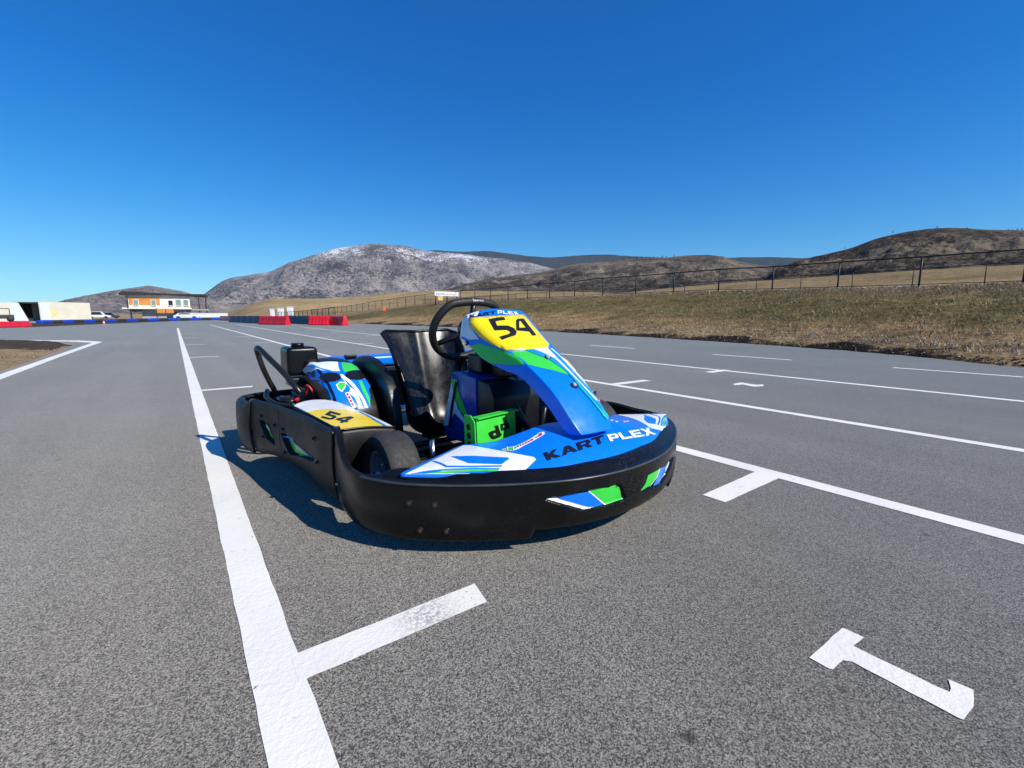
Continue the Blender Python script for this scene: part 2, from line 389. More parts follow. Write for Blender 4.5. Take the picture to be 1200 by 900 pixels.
for i, y in enumerate([.82 * K + 3.79 * K * k for k in range(8)]):
    w_ = .082 if i == 0 else .09
    mark('grid_mark', [(LX[0] + .03, y - w_ / 2), (.50 * K, y - w_ / 2), (.515 * K, y + w_ / 2), (LX[0] + .03, y + w_ / 2)], .0065)
    mark('grid_mark', [(LX[1] + .012 * i, y - .05), (1.44 * K, y - .055), (1.44 * K, y + .035), (LX[1] + .012 * i, y + .05)], .008)
    y2 = y + 2.0 * K
    mark('grid_mark', [(LX[2] + .05, y2 - .05), (3.66 * K, y2 - .06), (3.66 * K, y2 + .04), (LX[2] + .05, y2 + .05)], .008)
    mark('grid_mark', [(LX[3], y2 - .05), (4.72 * K, y2 - .05), (4.72 * K, y2 + .05), (LX[3], y2 + .05)], .008)
# the number 1 (traced on the ground) and the 2 of the next grid slot
z7 = lambda x, y: tuple(gnd(900 + x / 4, 700 + y / 4)[:2])
mark('grid_number', [z7(*p) for p in ((192, 285), (345, 150), (358, 150), (450, 190), (400, 232), (850, 448), (858, 432), (846, 388), (962, 436), (968, 480), (962, 520), (918, 578), (895, 570), (395, 305), (352, 298), (302, 340), (282, 336))], .004, .002, .02)
z8 = lambda x, y: tuple(gnd(800 + x / 3, 400 + y / 3)[:2])
mark('grid_number', [z8(*p) for p in ((178, 150), (205, 145), (225, 148), (250, 152), (262, 153), (284, 152), (284, 158), (250, 160), (230, 156), (210, 152), (195, 154), (180, 154))], .004, .001, .05)
# left island of bare ground with its white border, and the verge in front of the far barriers
bx = -1.64
mark('border_line', [(bx - .05, 3), (bx + .10, 3), (bx + .04, 11), (bx + .06, 16.2), (-2.1, 17.3), (-4.2, 19.3), (-4.3, 19.0), (-2.35, 16.9), (bx - .10, 15.8)], .006)
def patch(name, pts, mat, h=.05, n=60, edge=.25):
    xs = [p[0] for p in pts]; ys_ = [p[1] for p in pts]; x0, x1, y0, y1 = min(xs), max(xs), min(ys_), max(ys_)
    def inside(x, y):
        c = False; j = len(pts) - 1
        for i in range(len(pts)):
            (xi, yi), (xj, yj) = pts[i], pts[j]
            if (yi > y) != (yj > y) and x < (xj - xi) * (y - yi) / (yj - yi) + xi: c = not c
            j = i
        return c
    def dist(x, y):
        m = 1e9
        for i in range(len(pts)):
            a, b = Vector(pts[i]), Vector(pts[(i + 1) % len(pts)]); p = Vector((x, y)); t = max(0, min(1, (p - a).dot(b - a) / max((b - a).length_squared, 1e-9)))
            m = min(m, (p - a.lerp(b, t)).length)
        return m
    V = []; F = []; idx = {}
    for i in range(n + 1):
        for j in range(n + 1):
            x, y = x0 + (x1 - x0) * i / n, y0 + (y1 - y0) * j / n
            s = dist(x, y) * (1 if inside(x, y) else -1)
            V.append((x, y, -.02 + (.024 + h) * sstep(-.05, edge, s) + h * .9 * noise.noise(Vector((x * 1.7, y * 1.7, 0))) * sstep(0, edge * 2, s)))
            idx[i, j] = s
    for i in range(n):
        for j in range(n):
            if max(idx[a, b] for a in (i, i + 1) for b in (j, j + 1)) > -.1: F.append((i * (n + 1) + j, (i + 1) * (n + 1) + j, (i + 1) * (n + 1) + j + 1, i * (n + 1) + j + 1))
    return tag(obj(name, V, F, mat), kind='structure')
patch('dirt_island', [(bx - .17, 2), (bx - .12, 9), (bx - .25, 14.2), (-2.6, 16.6), (-4.5, 18.6), (-14, 22), (-16, 2)], M['straw_soil'], .05, 90)
patch('soil_patch', [(-1.9, 12.2), (-1.95, 14.6), (-2.7, 16.3), (-6, 18.4), (-12, 19), (-12, 13.6), (-5, 12.6)], M['dark_soil'], .085, 70)
patch('verge', [(-30, 36.0), (-9, 36.4), (-6.9, 40), (-4.6, 52), (-2.3, 62), (1, 78), (0, 84), (-9, 66), (-12, 48), (-30, 45)], M['dark_soil'], .03, 90)

# ------------------------------------------------------------------ grass tufts on the bank and the island
V = []; F = []; FM = []
def tuft(x, y, z, h, n, mi, spread=.06):
    for _ in range(n):
        a = random.uniform(0, 6.283); b = len(V); ca, sa = math.cos(a), math.sin(a); L = random.uniform(.3, 1) * h; ww = random.uniform(.004, .009) * (1 + h * 4)
        ox, oy = random.gauss(0, spread), random.gauss(0, spread)
        V.append((x + ox - sa * ww, y + oy + ca * ww, z - .01)); V.append((x + ox + sa * ww, y + oy - ca * ww, z - .01)); V.append((x + ox + ca * L * .8, y + oy + sa * L * .8, z + L))
        F.append((b, b + 1, b + 2)); FM.append(mi)
for _ in range(15000):
    Y = random.uniform(-1, 38) if random.random() < .75 else random.uniform(-1, 14); e = edge_x(Y); X = e + .25 + (FX + 6 - e) * random.random() ** 1.25
    d = X - e; cl = noise.noise(Vector((X * .5, Y * .5, 3)))
    if d < .9 and random.random() < .8: continue
    g = 3.4 < d < 10 and cl > -.15
    tuft(X, Y, ground_z(X, Y), random.uniform(.035, .115), 6, random.choice((1, 1, 2, 0)) if g else random.choice((0, 0, 3, 3)), .09)
for _ in range(1500):
    X, Y = random.uniform(-9, bx - .25), random.uniform(3, 17)
    if 12.5 < Y and random.random() < .9: continue
    tuft(X, Y, .05, random.uniform(.02, .05), 5, random.choice((0, 3, 3)))
gm = [plain('straw_blade', (.36, .27, .14), .8, var=.3, vscale=3), plain('olive_blade', (.12, .118, .045), .8, var=.35, vscale=3), plain('green_blade', (.085, .115, .03), .8, var=.3, vscale=3), plain('brown_blade', (.20, .14, .08), .8, var=.3, vscale=3)]
tag(obj('dry_grass', V, F, None, None, False, gm, FM), 'short dry straw and green grass covering the bank below the fence', 'grass', kind='stuff')
# crumbs of broken asphalt and stones along the track edge
V = []; F = []; FM = []
def pebble(x, y, z, r, mi):
    b = len(V); q = [(1, 0, 0), (-1, 0, 0), (0, 1, 0), (0, -1, 0), (0, 0, 1), (0, 0, -1)]
    for v in q: V.append((x + v[0] * r * random.uniform(.6, 1.3), y + v[1] * r * random.uniform(.6, 1.3), z + v[2] * r * random.uniform(.5, .9)))
    for f in ((0, 2, 4), (2, 1, 4), (1, 3, 4), (3, 0, 4), (2, 0, 5), (1, 2, 5), (3, 1, 5), (0, 3, 5)): F.append(tuple(b + i for i in f)); FM.append(mi)
for _ in range(3500):
    Y = random.uniform(-1, 22); X = edge_x(Y) + .12 + abs(random.gauss(0, .16)); pebble(X, Y, ground_z(X, Y) + .01, random.uniform(.006, .02), 0 if random.random() < .93 else 1)
for _ in range(900):
    Y = random.uniform(-1, 16); X = edge_x(Y) + random.uniform(.8, 2.0); pebble(X, Y, ground_z(X, Y), random.uniform(.01, .03), 1)
for _ in range(500):
    Y = random.uniform(0, 30); X = FX - .2 + random.gauss(0, .5); pebble(X, Y, ground_z(X, Y), random.uniform(.02, .08), 1)
tag(obj('gravel', V, F, None, None, False, [M['dark_soil'], plain('pale_stone', (.38, .34, .28), .9, var=.3, vscale=5)], FM), 'dark crumbs of soil and pale stones along the asphalt edge', 'gravel', kind='stuff')

# ------------------------------------------------------------------ mountains
def mountain(name, prof, D, D0, mat, rough, seed, back=1.35, rows=70, step=1.2, base=0.0, gull=1.0):
    xs = [p[0] for p in prof]; hs_ = []
    for px, py in prof:
        d = ray(px, py); hs_.append(EYE + d.z / math.hypot(d.x, d.y) * D)
    V = []; F = []; pxs = np.arange(xs[0], xs[-1] + .01, step); nr = rows
    for px in pxs:
        d = ray(px, 370); h = math.hypot(d.x, d.y); ux, uy = d.x / h, d.y / h
        top = spline(px, xs, hs_)
        for j in range(nr + 1):
            t = j / nr * back; dist = D0 + (D - D0) * t; X, Y = ux * dist, uy * dist
            if t <= 1: p = (t ** .85) * (.55 + .45 * t)
            else: p = max(0, 1 - (t - 1) * 1.8)
            q = Vector((X, Y, 0)) / (rough * 3.2)
            n1 = noise.fractal(q + Vector((seed, 0, 0)), .9, 2.1, 6) ; n2 = abs(noise.noise(q * 1.7 + Vector((0, seed, 0))))
            amp = rough * (4 * t * (1 - t) if t < 1 else 0) + rough * .07
            V.append((X, Y, base + (top - base) * p + amp * (.42 * n1 - .85 * n2 * gull + .2)))
    for i in range(len(pxs) - 1):
        for j in range(nr): F.append((i * (nr + 1) + j, (i + 1) * (nr + 1) + j, (i + 1) * (nr + 1) + j + 1, i * (nr + 1) + j + 1))
    return tag(obj(name, V, F, mat), kind='structure')
mm_snow = mountain_mat('rocky_snowy_slope', (.19, .175, .18), (.31, .275, .25), (.03, .035, .045), 1 / 900, snow=(150, 760), sdens=.49)
mm_left = mountain_mat('rocky_grey_slope', (.17, .15, .15), (.27, .235, .21), (.04, .04, .045), 1 / 700, sdens=.46)
mm_far = mountain_mat('forested_ridge', (.03, .04, .045), (.045, .055, .055), (.02, .03, .035), 1 / 900, sdens=.5)
mm_mid = mountain_mat('brown_scrub_hill', (.14, .115, .09), (.20, .165, .125), (.03, .028, .024), 1 / 200, tan=(.235, .19, .135), sdens=.505)
mm_right = mountain_mat('brown_round_hill', (.12, .095, .07), (.18, .145, .105), (.032, .028, .022), 1 / 200, tan=(.20, .16, .115), sdens=.50)
mountain('mountain', [(-260, 366), (-120, 364), (20, 364), (50, 360), (80, 352), (115, 344.5), (140, 340), (165, 336.5), (178, 335), (190, 336.5), (215, 342), (245, 349), (300, 356), (380, 364)], 4200, 2300, mm_left, 90, 3.3)
mountain('mountain', [(190, 366), (225, 353), (240, 345.5), (262, 331), (276, 325.5), (290, 323.5), (303, 321), (320, 317.5), (335, 311), (350, 305), (365, 299.5), (380, 295), (395, 291.5), (410, 289), (428, 287), (445, 286), (460, 287.5), (475, 288), (495, 292), (520, 295), (560, 300), (610, 306), (680, 322), (760, 345), (820, 362)], 6000, 3000, mm_snow, 230, 9.1, rows=130, step=.8, gull=1.5)
mountain('mountain', [(430, 320), (500, 293), (530, 292.5), (545, 293), (575, 292.5), (600, 296), (640, 300), (665, 298.5), (690, 296.8), (715, 297), (745, 299), (800, 301), (850, 300.5), (900, 300), (940, 301), (970, 298), (1010, 300), (1080, 306), (1200, 312), (1350, 320)], 9500, 7500, mm_far, 90, 5.5, rows=40, step=1.5)
mountain('hill', [(430, 366), (470, 357), (500, 347), (530, 337), (560, 329.5), (600, 323), (640, 318), (665, 311), (690, 308), (720, 305), (750, 303), (775, 302.5), (800, 299.5), (825, 299), (842, 301), (860, 306), (890, 311), (940, 316), (1000, 325), (1100, 345), (1180, 360)], 1500, 420, mm_mid, 30, 1.7, rows=100, step=1.0, base=6, gull=.8)
mountain('hill', [(820, 366), (860, 345), (890, 325), (920, 309.5), (945, 302), (960, 298.5), (990, 291), (1015, 281), (1040, 274.5), (1065, 270.5), (1095, 268), (1120, 269), (1140, 270.5), (1170, 271), (1200, 271.5), (1260, 274), (1340, 292), (1450, 330)], 620, 150, mm_right, 13, 6.2, rows=100, step=1.2, base=5)
#MORE
# ------------------------------------------------------------------ the go-kart
PHI = R_(2.5); S0 = .95                        # local x = across, s = metres back from the nose, z up
KV = Vector((math.cos(PHI), math.sin(PHI), 0)); KB = Vector((-math.sin(PHI), math.cos(PHI), 0)); KO = Vector((1.11, .92, 0))
kart = empty('go_kart', KO + KB * S0, PHI)
tag(kart, 'blue, green and yellow rental go-kart numbered 54 with black wraparound bumpers', 'go-kart')
def kw(p): return KO + KV * p[0] + KB * p[1] + Vector((0, 0, p[2]))
def kl(p): return (p[0], p[1] - S0, p[2])
def kobj(name, verts, faces, mat, parent=kart, **k): return obj(name, [kl(v) for v in verts], faces, mat, parent, **k)
def kbox(name, lo, hi, bev, mat, parent=kart, **k): return rbox(name, (lo[0], lo[1] - S0, lo[2]), (hi[0], hi[1] - S0, hi[2]), bev, mat, parent, **k)
def ktube(name, pts, r, mat, parent=kart, **k): return tube(name, [kl(p) for p in pts], r, mat, parent, **k)

class Surf:
    """parametric sheet f(u,v)->(x,s,z); keeps a sampled grid so that photo pixels can be turned into u,v"""
    def __init__(s, f, u0, u1, v0, v1, out):
        s.f, s.u0, s.u1, s.v0, s.v1, s.out = f, u0, u1, v0, v1, Vector(out); s.grid = None
    def normal(s, u, v):
        du, dv = (s.u1 - s.u0) * 1e-3, (s.v1 - s.v0) * 1e-3
        ua, ub = max(u - du, s.u0), min(u + du, s.u1); va, vb = max(v - dv, s.v0), min(v + dv, s.v1)
        a = Vector(s.f(ub, v)) - Vector(s.f(ua, v)); b = Vector(s.f(u, vb)) - Vector(s.f(u, va))
        n = a.cross(b)
        if n.length < 1e-12: return s.out.normalized()
        n.normalize(); n *= s.sign; return n
    @property
    def sign(s):
        if not hasattr(s, '_sg'):
            u, v = (s.u0 + s.u1) / 2, (s.v0 + s.v1) / 2; du, dv = (s.u1 - s.u0) * 1e-2, (s.v1 - s.v0) * 1e-2
            n = (Vector(s.f(u + du, v)) - Vector(s.f(u - du, v))).cross(Vector(s.f(u, v + dv)) - Vector(s.f(u, v - dv)))
            s._sg = 1 if n.dot(s.out) > 0 else -1
        return s._sg
    def mesh(s, name, nu, nv, mat, parent=kart, thick=0.0):
        V = [s.f(s.u0 + (s.u1 - s.u0) * i / nu, s.v0 + (s.v1 - s.v0) * j / nv) for i in range(nu + 1) for j in range(nv + 1)]
        q = lambda i, j: i * (nv + 1) + j
        F = [(q(i, j), q(i + 1, j), q(i + 1, j + 1), q(i, j + 1)) for i in range(nu) for j in range(nv)]
        if s.sign < 0: F = [f[::-1] for f in F]
        o = kobj(name, V, F, mat, parent)
        if thick:
            m = o.modifiers.new('thickness', 'SOLIDIFY'); m.thickness = thick; m.offset = -1
        return o
    def uv(s, px, py):
        if s.grid is None:
            nu, nv = 120, 80
            U = np.linspace(s.u0, s.u1, nu); Vv = np.linspace(s.v0, s.v1, nv)
            P = np.array([[kw(s.f(u, v)) for v in Vv] for u in U]); X, Y, Dp = project(P); s.grid = (U, Vv, X, Y, Dp)
        U, Vv, X, Y, Dp = s.grid
        e = np.hypot(X - px, Y - py); near = e < e.min() + 2.0
        k = np.where(near, Dp, 1e9).argmin() if e.min() < 2 else e.argmin()
        k = np.where(near, e + (Dp - Dp[near].min()) * 20, 1e9).argmin()
        i, j = np.unravel_index(k, e.shape); u, v = U[i], Vv[j]
        def pr(u, v): a, b, _ = project(np.array(kw(s.f(u, v)))); return float(a), float(b)
        for _ in range(8):
            a, b = pr(u, v); hu, hv = (s.u1 - s.u0) * 1e-3, (s.v1 - s.v0) * 1e-3
            if u + hu > s.u1: hu = -hu
            if v + hv > s.v1: hv = -hv
            au, bu = pr(u + hu, v); av, bv = pr(u, v + hv)
            J = np.array([[(au - a) / hu, (av - a) / hv], [(bu - b) / hu, (bv - b) / hv]])
            try: d = np.linalg.lstsq(J, np.array([px - a, py - b]), rcond=None)[0]
            except Exception: break
            mu, mv = (s.u1 - s.u0) * .06, (s.v1 - s.v0) * .06
            u = min(max(u + float(np.clip(d[0], -mu, mu)), s.u0), s.u1); v = min(max(v + float(np.clip(d[1], -mv, mv)), s.v0), s.v1)
        return (u, v)
def decal(name, S, loops, mat, parent, off=.0012, h=None, lift=0.0, conv=None):
    """flat print or film lying on a surface: loops are closed outlines in u,v (even-odd)"""
    su = (Vector(S.f(S.u1, (S.v0 + S.v1) / 2)) - Vector(S.f(S.u0, (S.v0 + S.v1) / 2))).length / (S.u1 - S.u0) + 1e-6
    L = []
    for lp in loops: L.append([Vector((p[0], p[1])) for p in lp])
    x0 = min(p.x for l in L for p in l); x1 = max(p.x for l in L for p in l); y0 = min(p.y for l in L for p in l); y1 = max(p.y for l in L for p in l)
    n = 14 if h is None else h; hx, hy = max((x1 - x0) / n, 1e-5), max((y1 - y0) / n, 1e-5)
    pts = []; edges = []
    for l in L:
        b = len(pts); m = 0
        for i in range(len(l)):
            a, c = l[i], l[(i + 1) % len(l)]; k = max(1, int(max(abs(c.x - a.x) / hx, abs(c.y - a.y) / hy)))
            for q in range(k): pts.append(a.lerp(c, q / k)); m += 1
        edges += [(b + i, b + (i + 1) % m) for i in range(m)]
    def ins(p):
        c = False
        for l in L:
            j = len(l) - 1
            for i in range(len(l)):
                if (l[i].y > p.y) != (l[j].y > p.y) and p.x < (l[j].x - l[i].x) * (p.y - l[i].y) / (l[j].y - l[i].y) + l[i].x: c = not c
                j = i
        return c
    for i in range(1, n):
        for j in range(1, n):
            p = Vector((x0 + hx * (i + .13 * (j % 2)), y0 + hy * j))
            if ins(p): pts.append(p)
    vs, es, fs, *_ = delaunay_2d_cdt(pts, edges, [], 0, 1e-7)
    V = []
    for p in vs: V.append(Vector(S.f(p.x, p.y)) + S.normal(p.x, p.y) * off)
    F = []
    for f in fs:
        cpt = (vs[f[0]] + vs[f[1]] + vs[f[2]]) / 3
        if ins(cpt): F.append(tuple(f) if S.sign > 0 else tuple(f)[::-1])
    used = sorted({i for f in F for i in f}); mp = {k: i for i, k in enumerate(used)}
    V = [V[k] for k in used]; UVs = [vs[k] for k in used]; F = [tuple(mp[i] for i in f) for f in F]
    if lift:                                        # a raised plate: skirt down to the surface
        cnt = {}
        for f in F:
            for a, b in zip(f, f[1:] + f[:1]): cnt[(a, b)] = 1
        B0 = [(a, b) for (a, b) in cnt if (b, a) not in cnt]; low = {}
        for a, b in B0:
            for k in (a, b):
                if k not in low:
                    p = UVs[k]; low[k] = len(V); V.append(Vector(S.f(p.x, p.y)) - S.normal(p.x, p.y) * .002)
        for a, b in B0: F.append((b, a, low[a], low[b]))
    if not F: return None
    return kobj(name, V, F, mat, parent)
def pxloop(S, pts, zx=None):
    if zx: ox, oy, k = zx; pts = [(ox + x / k, oy + y / k) for x, y in pts]
    return [S.uv(*p) for p in pts]
def pxdecal(name, S, pts, mat, parent, zx=None, off=.0012, dens=1, mirror=False, **k):
    out = []; n = len(pts)
    for i in range(n):                              # densify in pixels so edges stay straight in the picture
        a, b = Vector(pts[i]), Vector(pts[(i + 1) % n]); m = max(1, int((b - a).length / ((zx[2] if zx else 1) * 9)))
        for q in range(m): out.append(tuple(a.lerp(b, q / m)))
    lp = pxloop(S, out, zx)
    if mirror: lp = [(min(-u + .14 * (1 + u), 1.0), v) for u, v in lp]
    return decal(name, S, [lp], mat, parent, off, **k)
GL = {
 'K': [[(0,0),(.28,0),(.28,.36),(.62,0),(1,0),(.55,.52),(.97,1),(.6,1),(.28,.63),(.28,1),(0,1)]],
 'A': [[(0,0),(.27,0),(.35,.2),(.65,.2),(.73,0),(1,0),(.64,1),(.36,1)],[(.41,.38),(.59,.38),(.5,.7)]],
 'R': [[(0,0),(.28,0),(.28,.34),(.5,.34),(.7,0),(1,0),(.76,.4),(.95,.55),(.95,.85),(.8,1),(0,1)],[(.28,.56),(.64,.56),(.68,.62),(.68,.74),(.64,.78),(.28,.78)]],
 'T': [[(.36,0),(.64,0),(.64,.76),(1,.76),(1,1),(0,1),(0,.76),(.36,.76)]],
 'P': [[(0,0),(.28,0),(.28,.32),(.8,.32),(.97,.46),(.97,.86),(.82,1),(0,1)],[(.28,.54),(.66,.54),(.7,.6),(.7,.72),(.66,.78),(.28,.78)]],
 'L': [[(0,0),(1,0),(1,.26),(.3,.26),(.3,1),(0,1)]],
 'E': [[(0,0),(1,0),(1,.22),(.3,.22),(.3,.4),(.9,.4),(.9,.6),(.3,.6),(.3,.78),(1,.78),(1,1),(0,1)]],
 'X': [[(0,0),(.32,0),(.5,.28),(.68,0),(1,0),(.68,.5),(.98,1),(.66,1),(.5,.73),(.34,1),(.02,1),(.32,.5)]],
 '5': [[(0,0),(.75,0),(1,.15),(1,.5),(.78,.64),(.27,.64),(.27,.79),(.95,.79),(.95,1),(0,1),(0,.44),(.68,.44),(.73,.38),(.73,.25),(.68,.2),(0,.2)]],
 '4': [[(.58,0),(.84,0),(.84,.2),(1,.2),(1,.4),(.84,.4),(.84,1),(.52,1),(0,.42),(0,.2),(.58,.2)],[(.28,.4),(.58,.4),(.58,.72)]],
}
def lettering(S, text, quad, mat, parent, zx, off=.0030, gap=.09, name='lettering', widths=None):
    """letters laid in a photo quad TL,TR,BR,BL"""
    TL, TR, BR, BL = [Vector(p) for p in quad]; n = len(text); wd = widths or [1] * n; tot = sum(wd) + gap * (n - 1); x = 0
    for ch, w1 in zip(text, wd):
        loops = []
        for lp in GL[ch]:
            out = []
            for (a, b), (c, d) in zip(lp, lp[1:] + lp[:1]):
                for q in range(3):
                    gx, gy = a + (c - a) * q / 3, b + (d - b) * q / 3
                    t = (x + gx * w1) / tot; P = (TL.lerp(TR, t)).lerp(BL.lerp(BR, t), 1 - gy); out.append(tuple(P))
            loops.append(pxloop(S, out, zx))
        decal(name, S, loops, mat, parent, off, h=6); x += w1 + gap
def bolt(name, S, px, py, r, parent, mat=None, washer=None):
    u, v = S.uv(px, py); p = Vector(S.f(u, v)); n = S.normal(u, v); t = n.orthogonal().normalized(); b = n.cross(t)
    def disc(nm, r0, h0, h1, m, par, k=12, dome=0):
        V = [p + t * r0 * math.cos(2 * math.pi * i / k) + b * r0 * math.sin(2 * math.pi * i / k) + n * h0 for i in range(k)]
        V += [p + t * r0 * .92 * math.cos(2 * math.pi * i / k) + b * r0 * .92 * math.sin(2 * math.pi * i / k) + n * h1 for i in range(k)] + [p + n * (h1 + dome)]
        F = [(i, (i + 1) % k, k + (i + 1) % k, k + i) for i in range(k)] + [(k + i, k + (i + 1) % k, 2 * k) for i in range(k)]
        return kobj(nm, V, F, m, par, smooth=False)
    w_ = disc('washer', r, 0, .003, washer or M['black_metal'], parent)
    disc(name, r * .55, .003, .009, mat or M['steel'], parent, 6, .001)

# --- front bumper: one wall swept round the nose
def arc_table(pts, n=24):
    P = catmull([(x, y, 0) for x, y in pts], n); L = [0]
    for a, b in zip(P, P[1:]): L.append(L[-1] + (b - a).length)
    return P, np.array(L)
half = [(0, -.028), (.11, -.018), (.215, .008), (.325, .058), (.44, .128), (.545, .210), (.63, .300), (.685, .405), (.700, .50), (.700, .60), (.694, .690)]
half = half[:-2] + [(.694, .61), (.676, .705)]
BP, BL_ = arc_table([(-x, y) for x, y in half[:0:-1]] + [(x * 1.10, y) for x, y in half]); BTOT = BL_[-1]
BPx = np.array([p.x for p in BP]); BPy = np.array([p.y for p in BP])
def bump_xy(u):
    a = u * BTOT; x, y = np.interp(a, BL_, BPx), np.interp(a, BL_, BPy); e = .004
    tx, ty = np.interp(a + e, BL_, BPx) - np.interp(a - e, BL_, BPx), np.interp(a + e, BL_, BPy) - np.interp(a - e, BL_, BPy)
    l = math.hypot(tx, ty); return x, y, ty / l, -tx / l           # outward normal
def rim_z(s, x=-1): return .214 + (.095 if x < 0 else .015) * sstep(.51, .69, s)
REC = []                                           # recess outlines in u,v
def poly_sd(u, v, lp):
    c = False; j = len(lp) - 1; m = 9
    for i in range(len(lp)):
        (xi, yi), (xj, yj) = lp[i], lp[j]
        if (yi > v) != (yj > v) and u < (xj - xi) * (v - yi) / (yj - yi) + xi: c = not c
        ax, ay, bx_, by_ = (xi) * BTOT, yi * .19, xj * BTOT, yj * .19; px_, py_ = u * BTOT, v * .19
        l2 = (bx_ - ax) ** 2 + (by_ - ay) ** 2 + 1e-12; t = max(0, min(1, ((px_ - ax) * (bx_ - ax) + (py_ - ay) * (by_ - ay)) / l2))
        m = min(m, math.hypot(px_ - ax - t * (bx_ - ax), py_ - ay - t * (by_ - ay))); j = i
    return m if c else -m
def bumper_f(u, v):
    x, y, nx, ny = bump_xy(u); zr = rim_z(y, x); zb = .045 + .026 * sstep(.34, .322, abs(x))
    if v <= .8:
        t = v / .8; z = zb + (zr - zb) * t; o = .004 * math.sin(math.pi * t) - .010 * (1 - t) ** 8
        for lp in REC: 
            d = poly_sd(u, v, lp)
            if d > -.004: o -= .010 * min(1, max(0, (d + .002) / .004))
    else:
        t = (v - .8) / .2; wide = .045 * (1 - sstep(.30, .42, y)) + .022; ht = .020 * (1 - sstep(.30, .45, y)) + .004
        z = zr + ht * math.sin(t * math.pi / 2) - (0 if y < .36 else .006 * t) + (.003 - .006 * min(1, t / .22)) * (1 - t); o = -wide * t - .006 * min(1, t / .12) * (1 - t)
    return (x + nx * o, y + ny * o, z)
BS = Surf(bumper_f, 0, 1, 0, 1, (0, -1, 0))
ZB = (620, 480, 6.316)
rec1 = pxloop(BS, [(112, 662), (440, 600), (655, 553), (680, 560), (716, 650), (708, 668), (575, 712), (400, 748)], ZB)
rec2 = pxloop(BS, [(868, 480), (965, 428), (1072, 352), (1062, 385), (985, 545), (915, 580), (838, 620), (830, 605)], ZB)
REC += [rec1, rec2]
bumper = BS.mesh('front_bumper', 620, 56, M['black'], thick=.012)
sharpen(bumper, 35)
ktube('highlight_bead', [bumper_f(.12 + .76 * k / 120, .8) for k in range(121)], .0038, M['bead'], bumper, seg=8)  # added tube, paler than the bumper, put in to catch a highlight
off = .0012
def bdec(nm, pts, m, **k): pxdecal(nm, BS, pts, M[m], bumper, ZB, **k)
bdec('sticker', [(120, 661), (185, 650), (460, 728), (402, 740)], 'white')
bdec('sticker', [(190, 649), (440, 607), (555, 700), (463, 727)], 'blue')
bdec('sticker', [(440, 607), (452, 605), (572, 703), (557, 706)], 'white')
bdec('sticker', [(454, 604), (652, 563), (668, 572), (698, 650), (694, 662), (574, 702)], 'green')
bdec('sticker', [(878, 486), (963, 438), (912, 572), (842, 608)], 'green')
bdec('sticker', [(964, 437), (971, 434), (920, 568), (914, 571)], 'white')
bdec('sticker', [(973, 432), (1034, 398), (964, 546), (922, 567)], 'blue')
bdec('sticker', [(1036, 396), (1058, 374), (984, 530), (968, 542)], 'white')
for px, py in ((480, 589), (510, 591), (492.5, 621), (523.5, 622)): bolt('screw', BS, px, py, .010, bumper, M['rust'], M['black_metal'])
bolt('screw', BS, 397, 567, .009, bumper, M['steel']); 

# --- nose cowl
fh = [(0, .038), (.10, .041), (.20, .055), (.31, .100), (.42, .162), (.52, .230), (.615, .310)]
bh = [(0, .30, .300), (.07, .30, .303), (.14, .285, .303), (.20, .29, .292), (.275, .325, .268), (.36, .395, .256), (.612, .316, .236)]
ub = [0, .14, .26, .36, .50, .68, 1.0]; uf = [0, .16, .32, .5, .68, .84, 1.0]
def cowl_f(u, v):
    a = abs(u); sg = 1 if u >= 0 else -1
    fx, fy = spline(a, uf, [p[0] for p in fh]), spline(a, uf, [p[1] for p in fh])
    bx_, by_, bz = interp(a, ub, [p[0] for p in bh]), interp(a, ub, [p[1] for p in bh]), interp(a, ub, [p[2] for p in bh])
    zf = .236
    z = zf + (bz - zf) * (v ** .72) + .010 * math.sin(math.pi * min(1, v)) * (1 - a ** 3) - .010 * (1 - v) ** 8
    return (sg * (fx + (bx_ - fx) * v) * (1.125 if sg > 0 else 1), fy + (by_ - fy) * v, z)
CS = Surf(cowl_f, -1, 1, 0, 1, (0, -.3, 1))
cowl = CS.mesh('nose_cowl', 140, 40, M['blue'], thick=.004)
ZC = (440, 500, 5.714)
def cdec(nm, pts, m, z=ZC, mir=True, o=.0012):
    pxdecal(nm, CS, pts, M[m], cowl, z, off=o)
    if mir: pxdecal(nm, CS, pts, M[m], cowl, z, off=o, mirror=True)
cdec('graphic', [(200, 319), (590, 127), (640, 127), (1060, 205), (1076, 222), (985, 309), (700, 316), (450, 319)], 'white')
cdec('graphic', [(505, 203), (650, 199), (885, 210), (897, 219), (845, 254), (625, 248)], 'blue', o=.0024)
cdec('graphic', [(380, 238), (392, 232), (480, 265), (600, 266), (852, 262), (843, 271), (600, 275), (470, 275)], 'blue', o=.0024)
cdec('graphic', [(330, 300), (450, 288), (650, 279), (838, 281), (828, 291), (640, 290), (460, 298)], 'sky', o=.0024)
cdec('graphic', [(350, 314), (470, 301), (640, 293), (826, 294), (815, 301), (640, 302), (500, 314)], 'green', o=.0024)
cdec('graphic', [(230, 318), (320, 302), (450, 300), (345, 316)], 'blue', o=.0024)
cdec('graphic', [(510, 315), (640, 304), (812, 303), (720, 314)], 'blue', o=.0024)
lettering(CS, 'KART', [(105, 325), (548, 190), (566, 246), (138, 380)], M['ink'], cowl, ZB, gap=.07, widths=[1, 1.12, 1, .85])
lettering(CS, 'PLEX', [(572, 192), (888, 137), (942, 186), (600, 240)], M['white'], cowl, ZB, gap=.07)
ZR = (700, 470, 12)
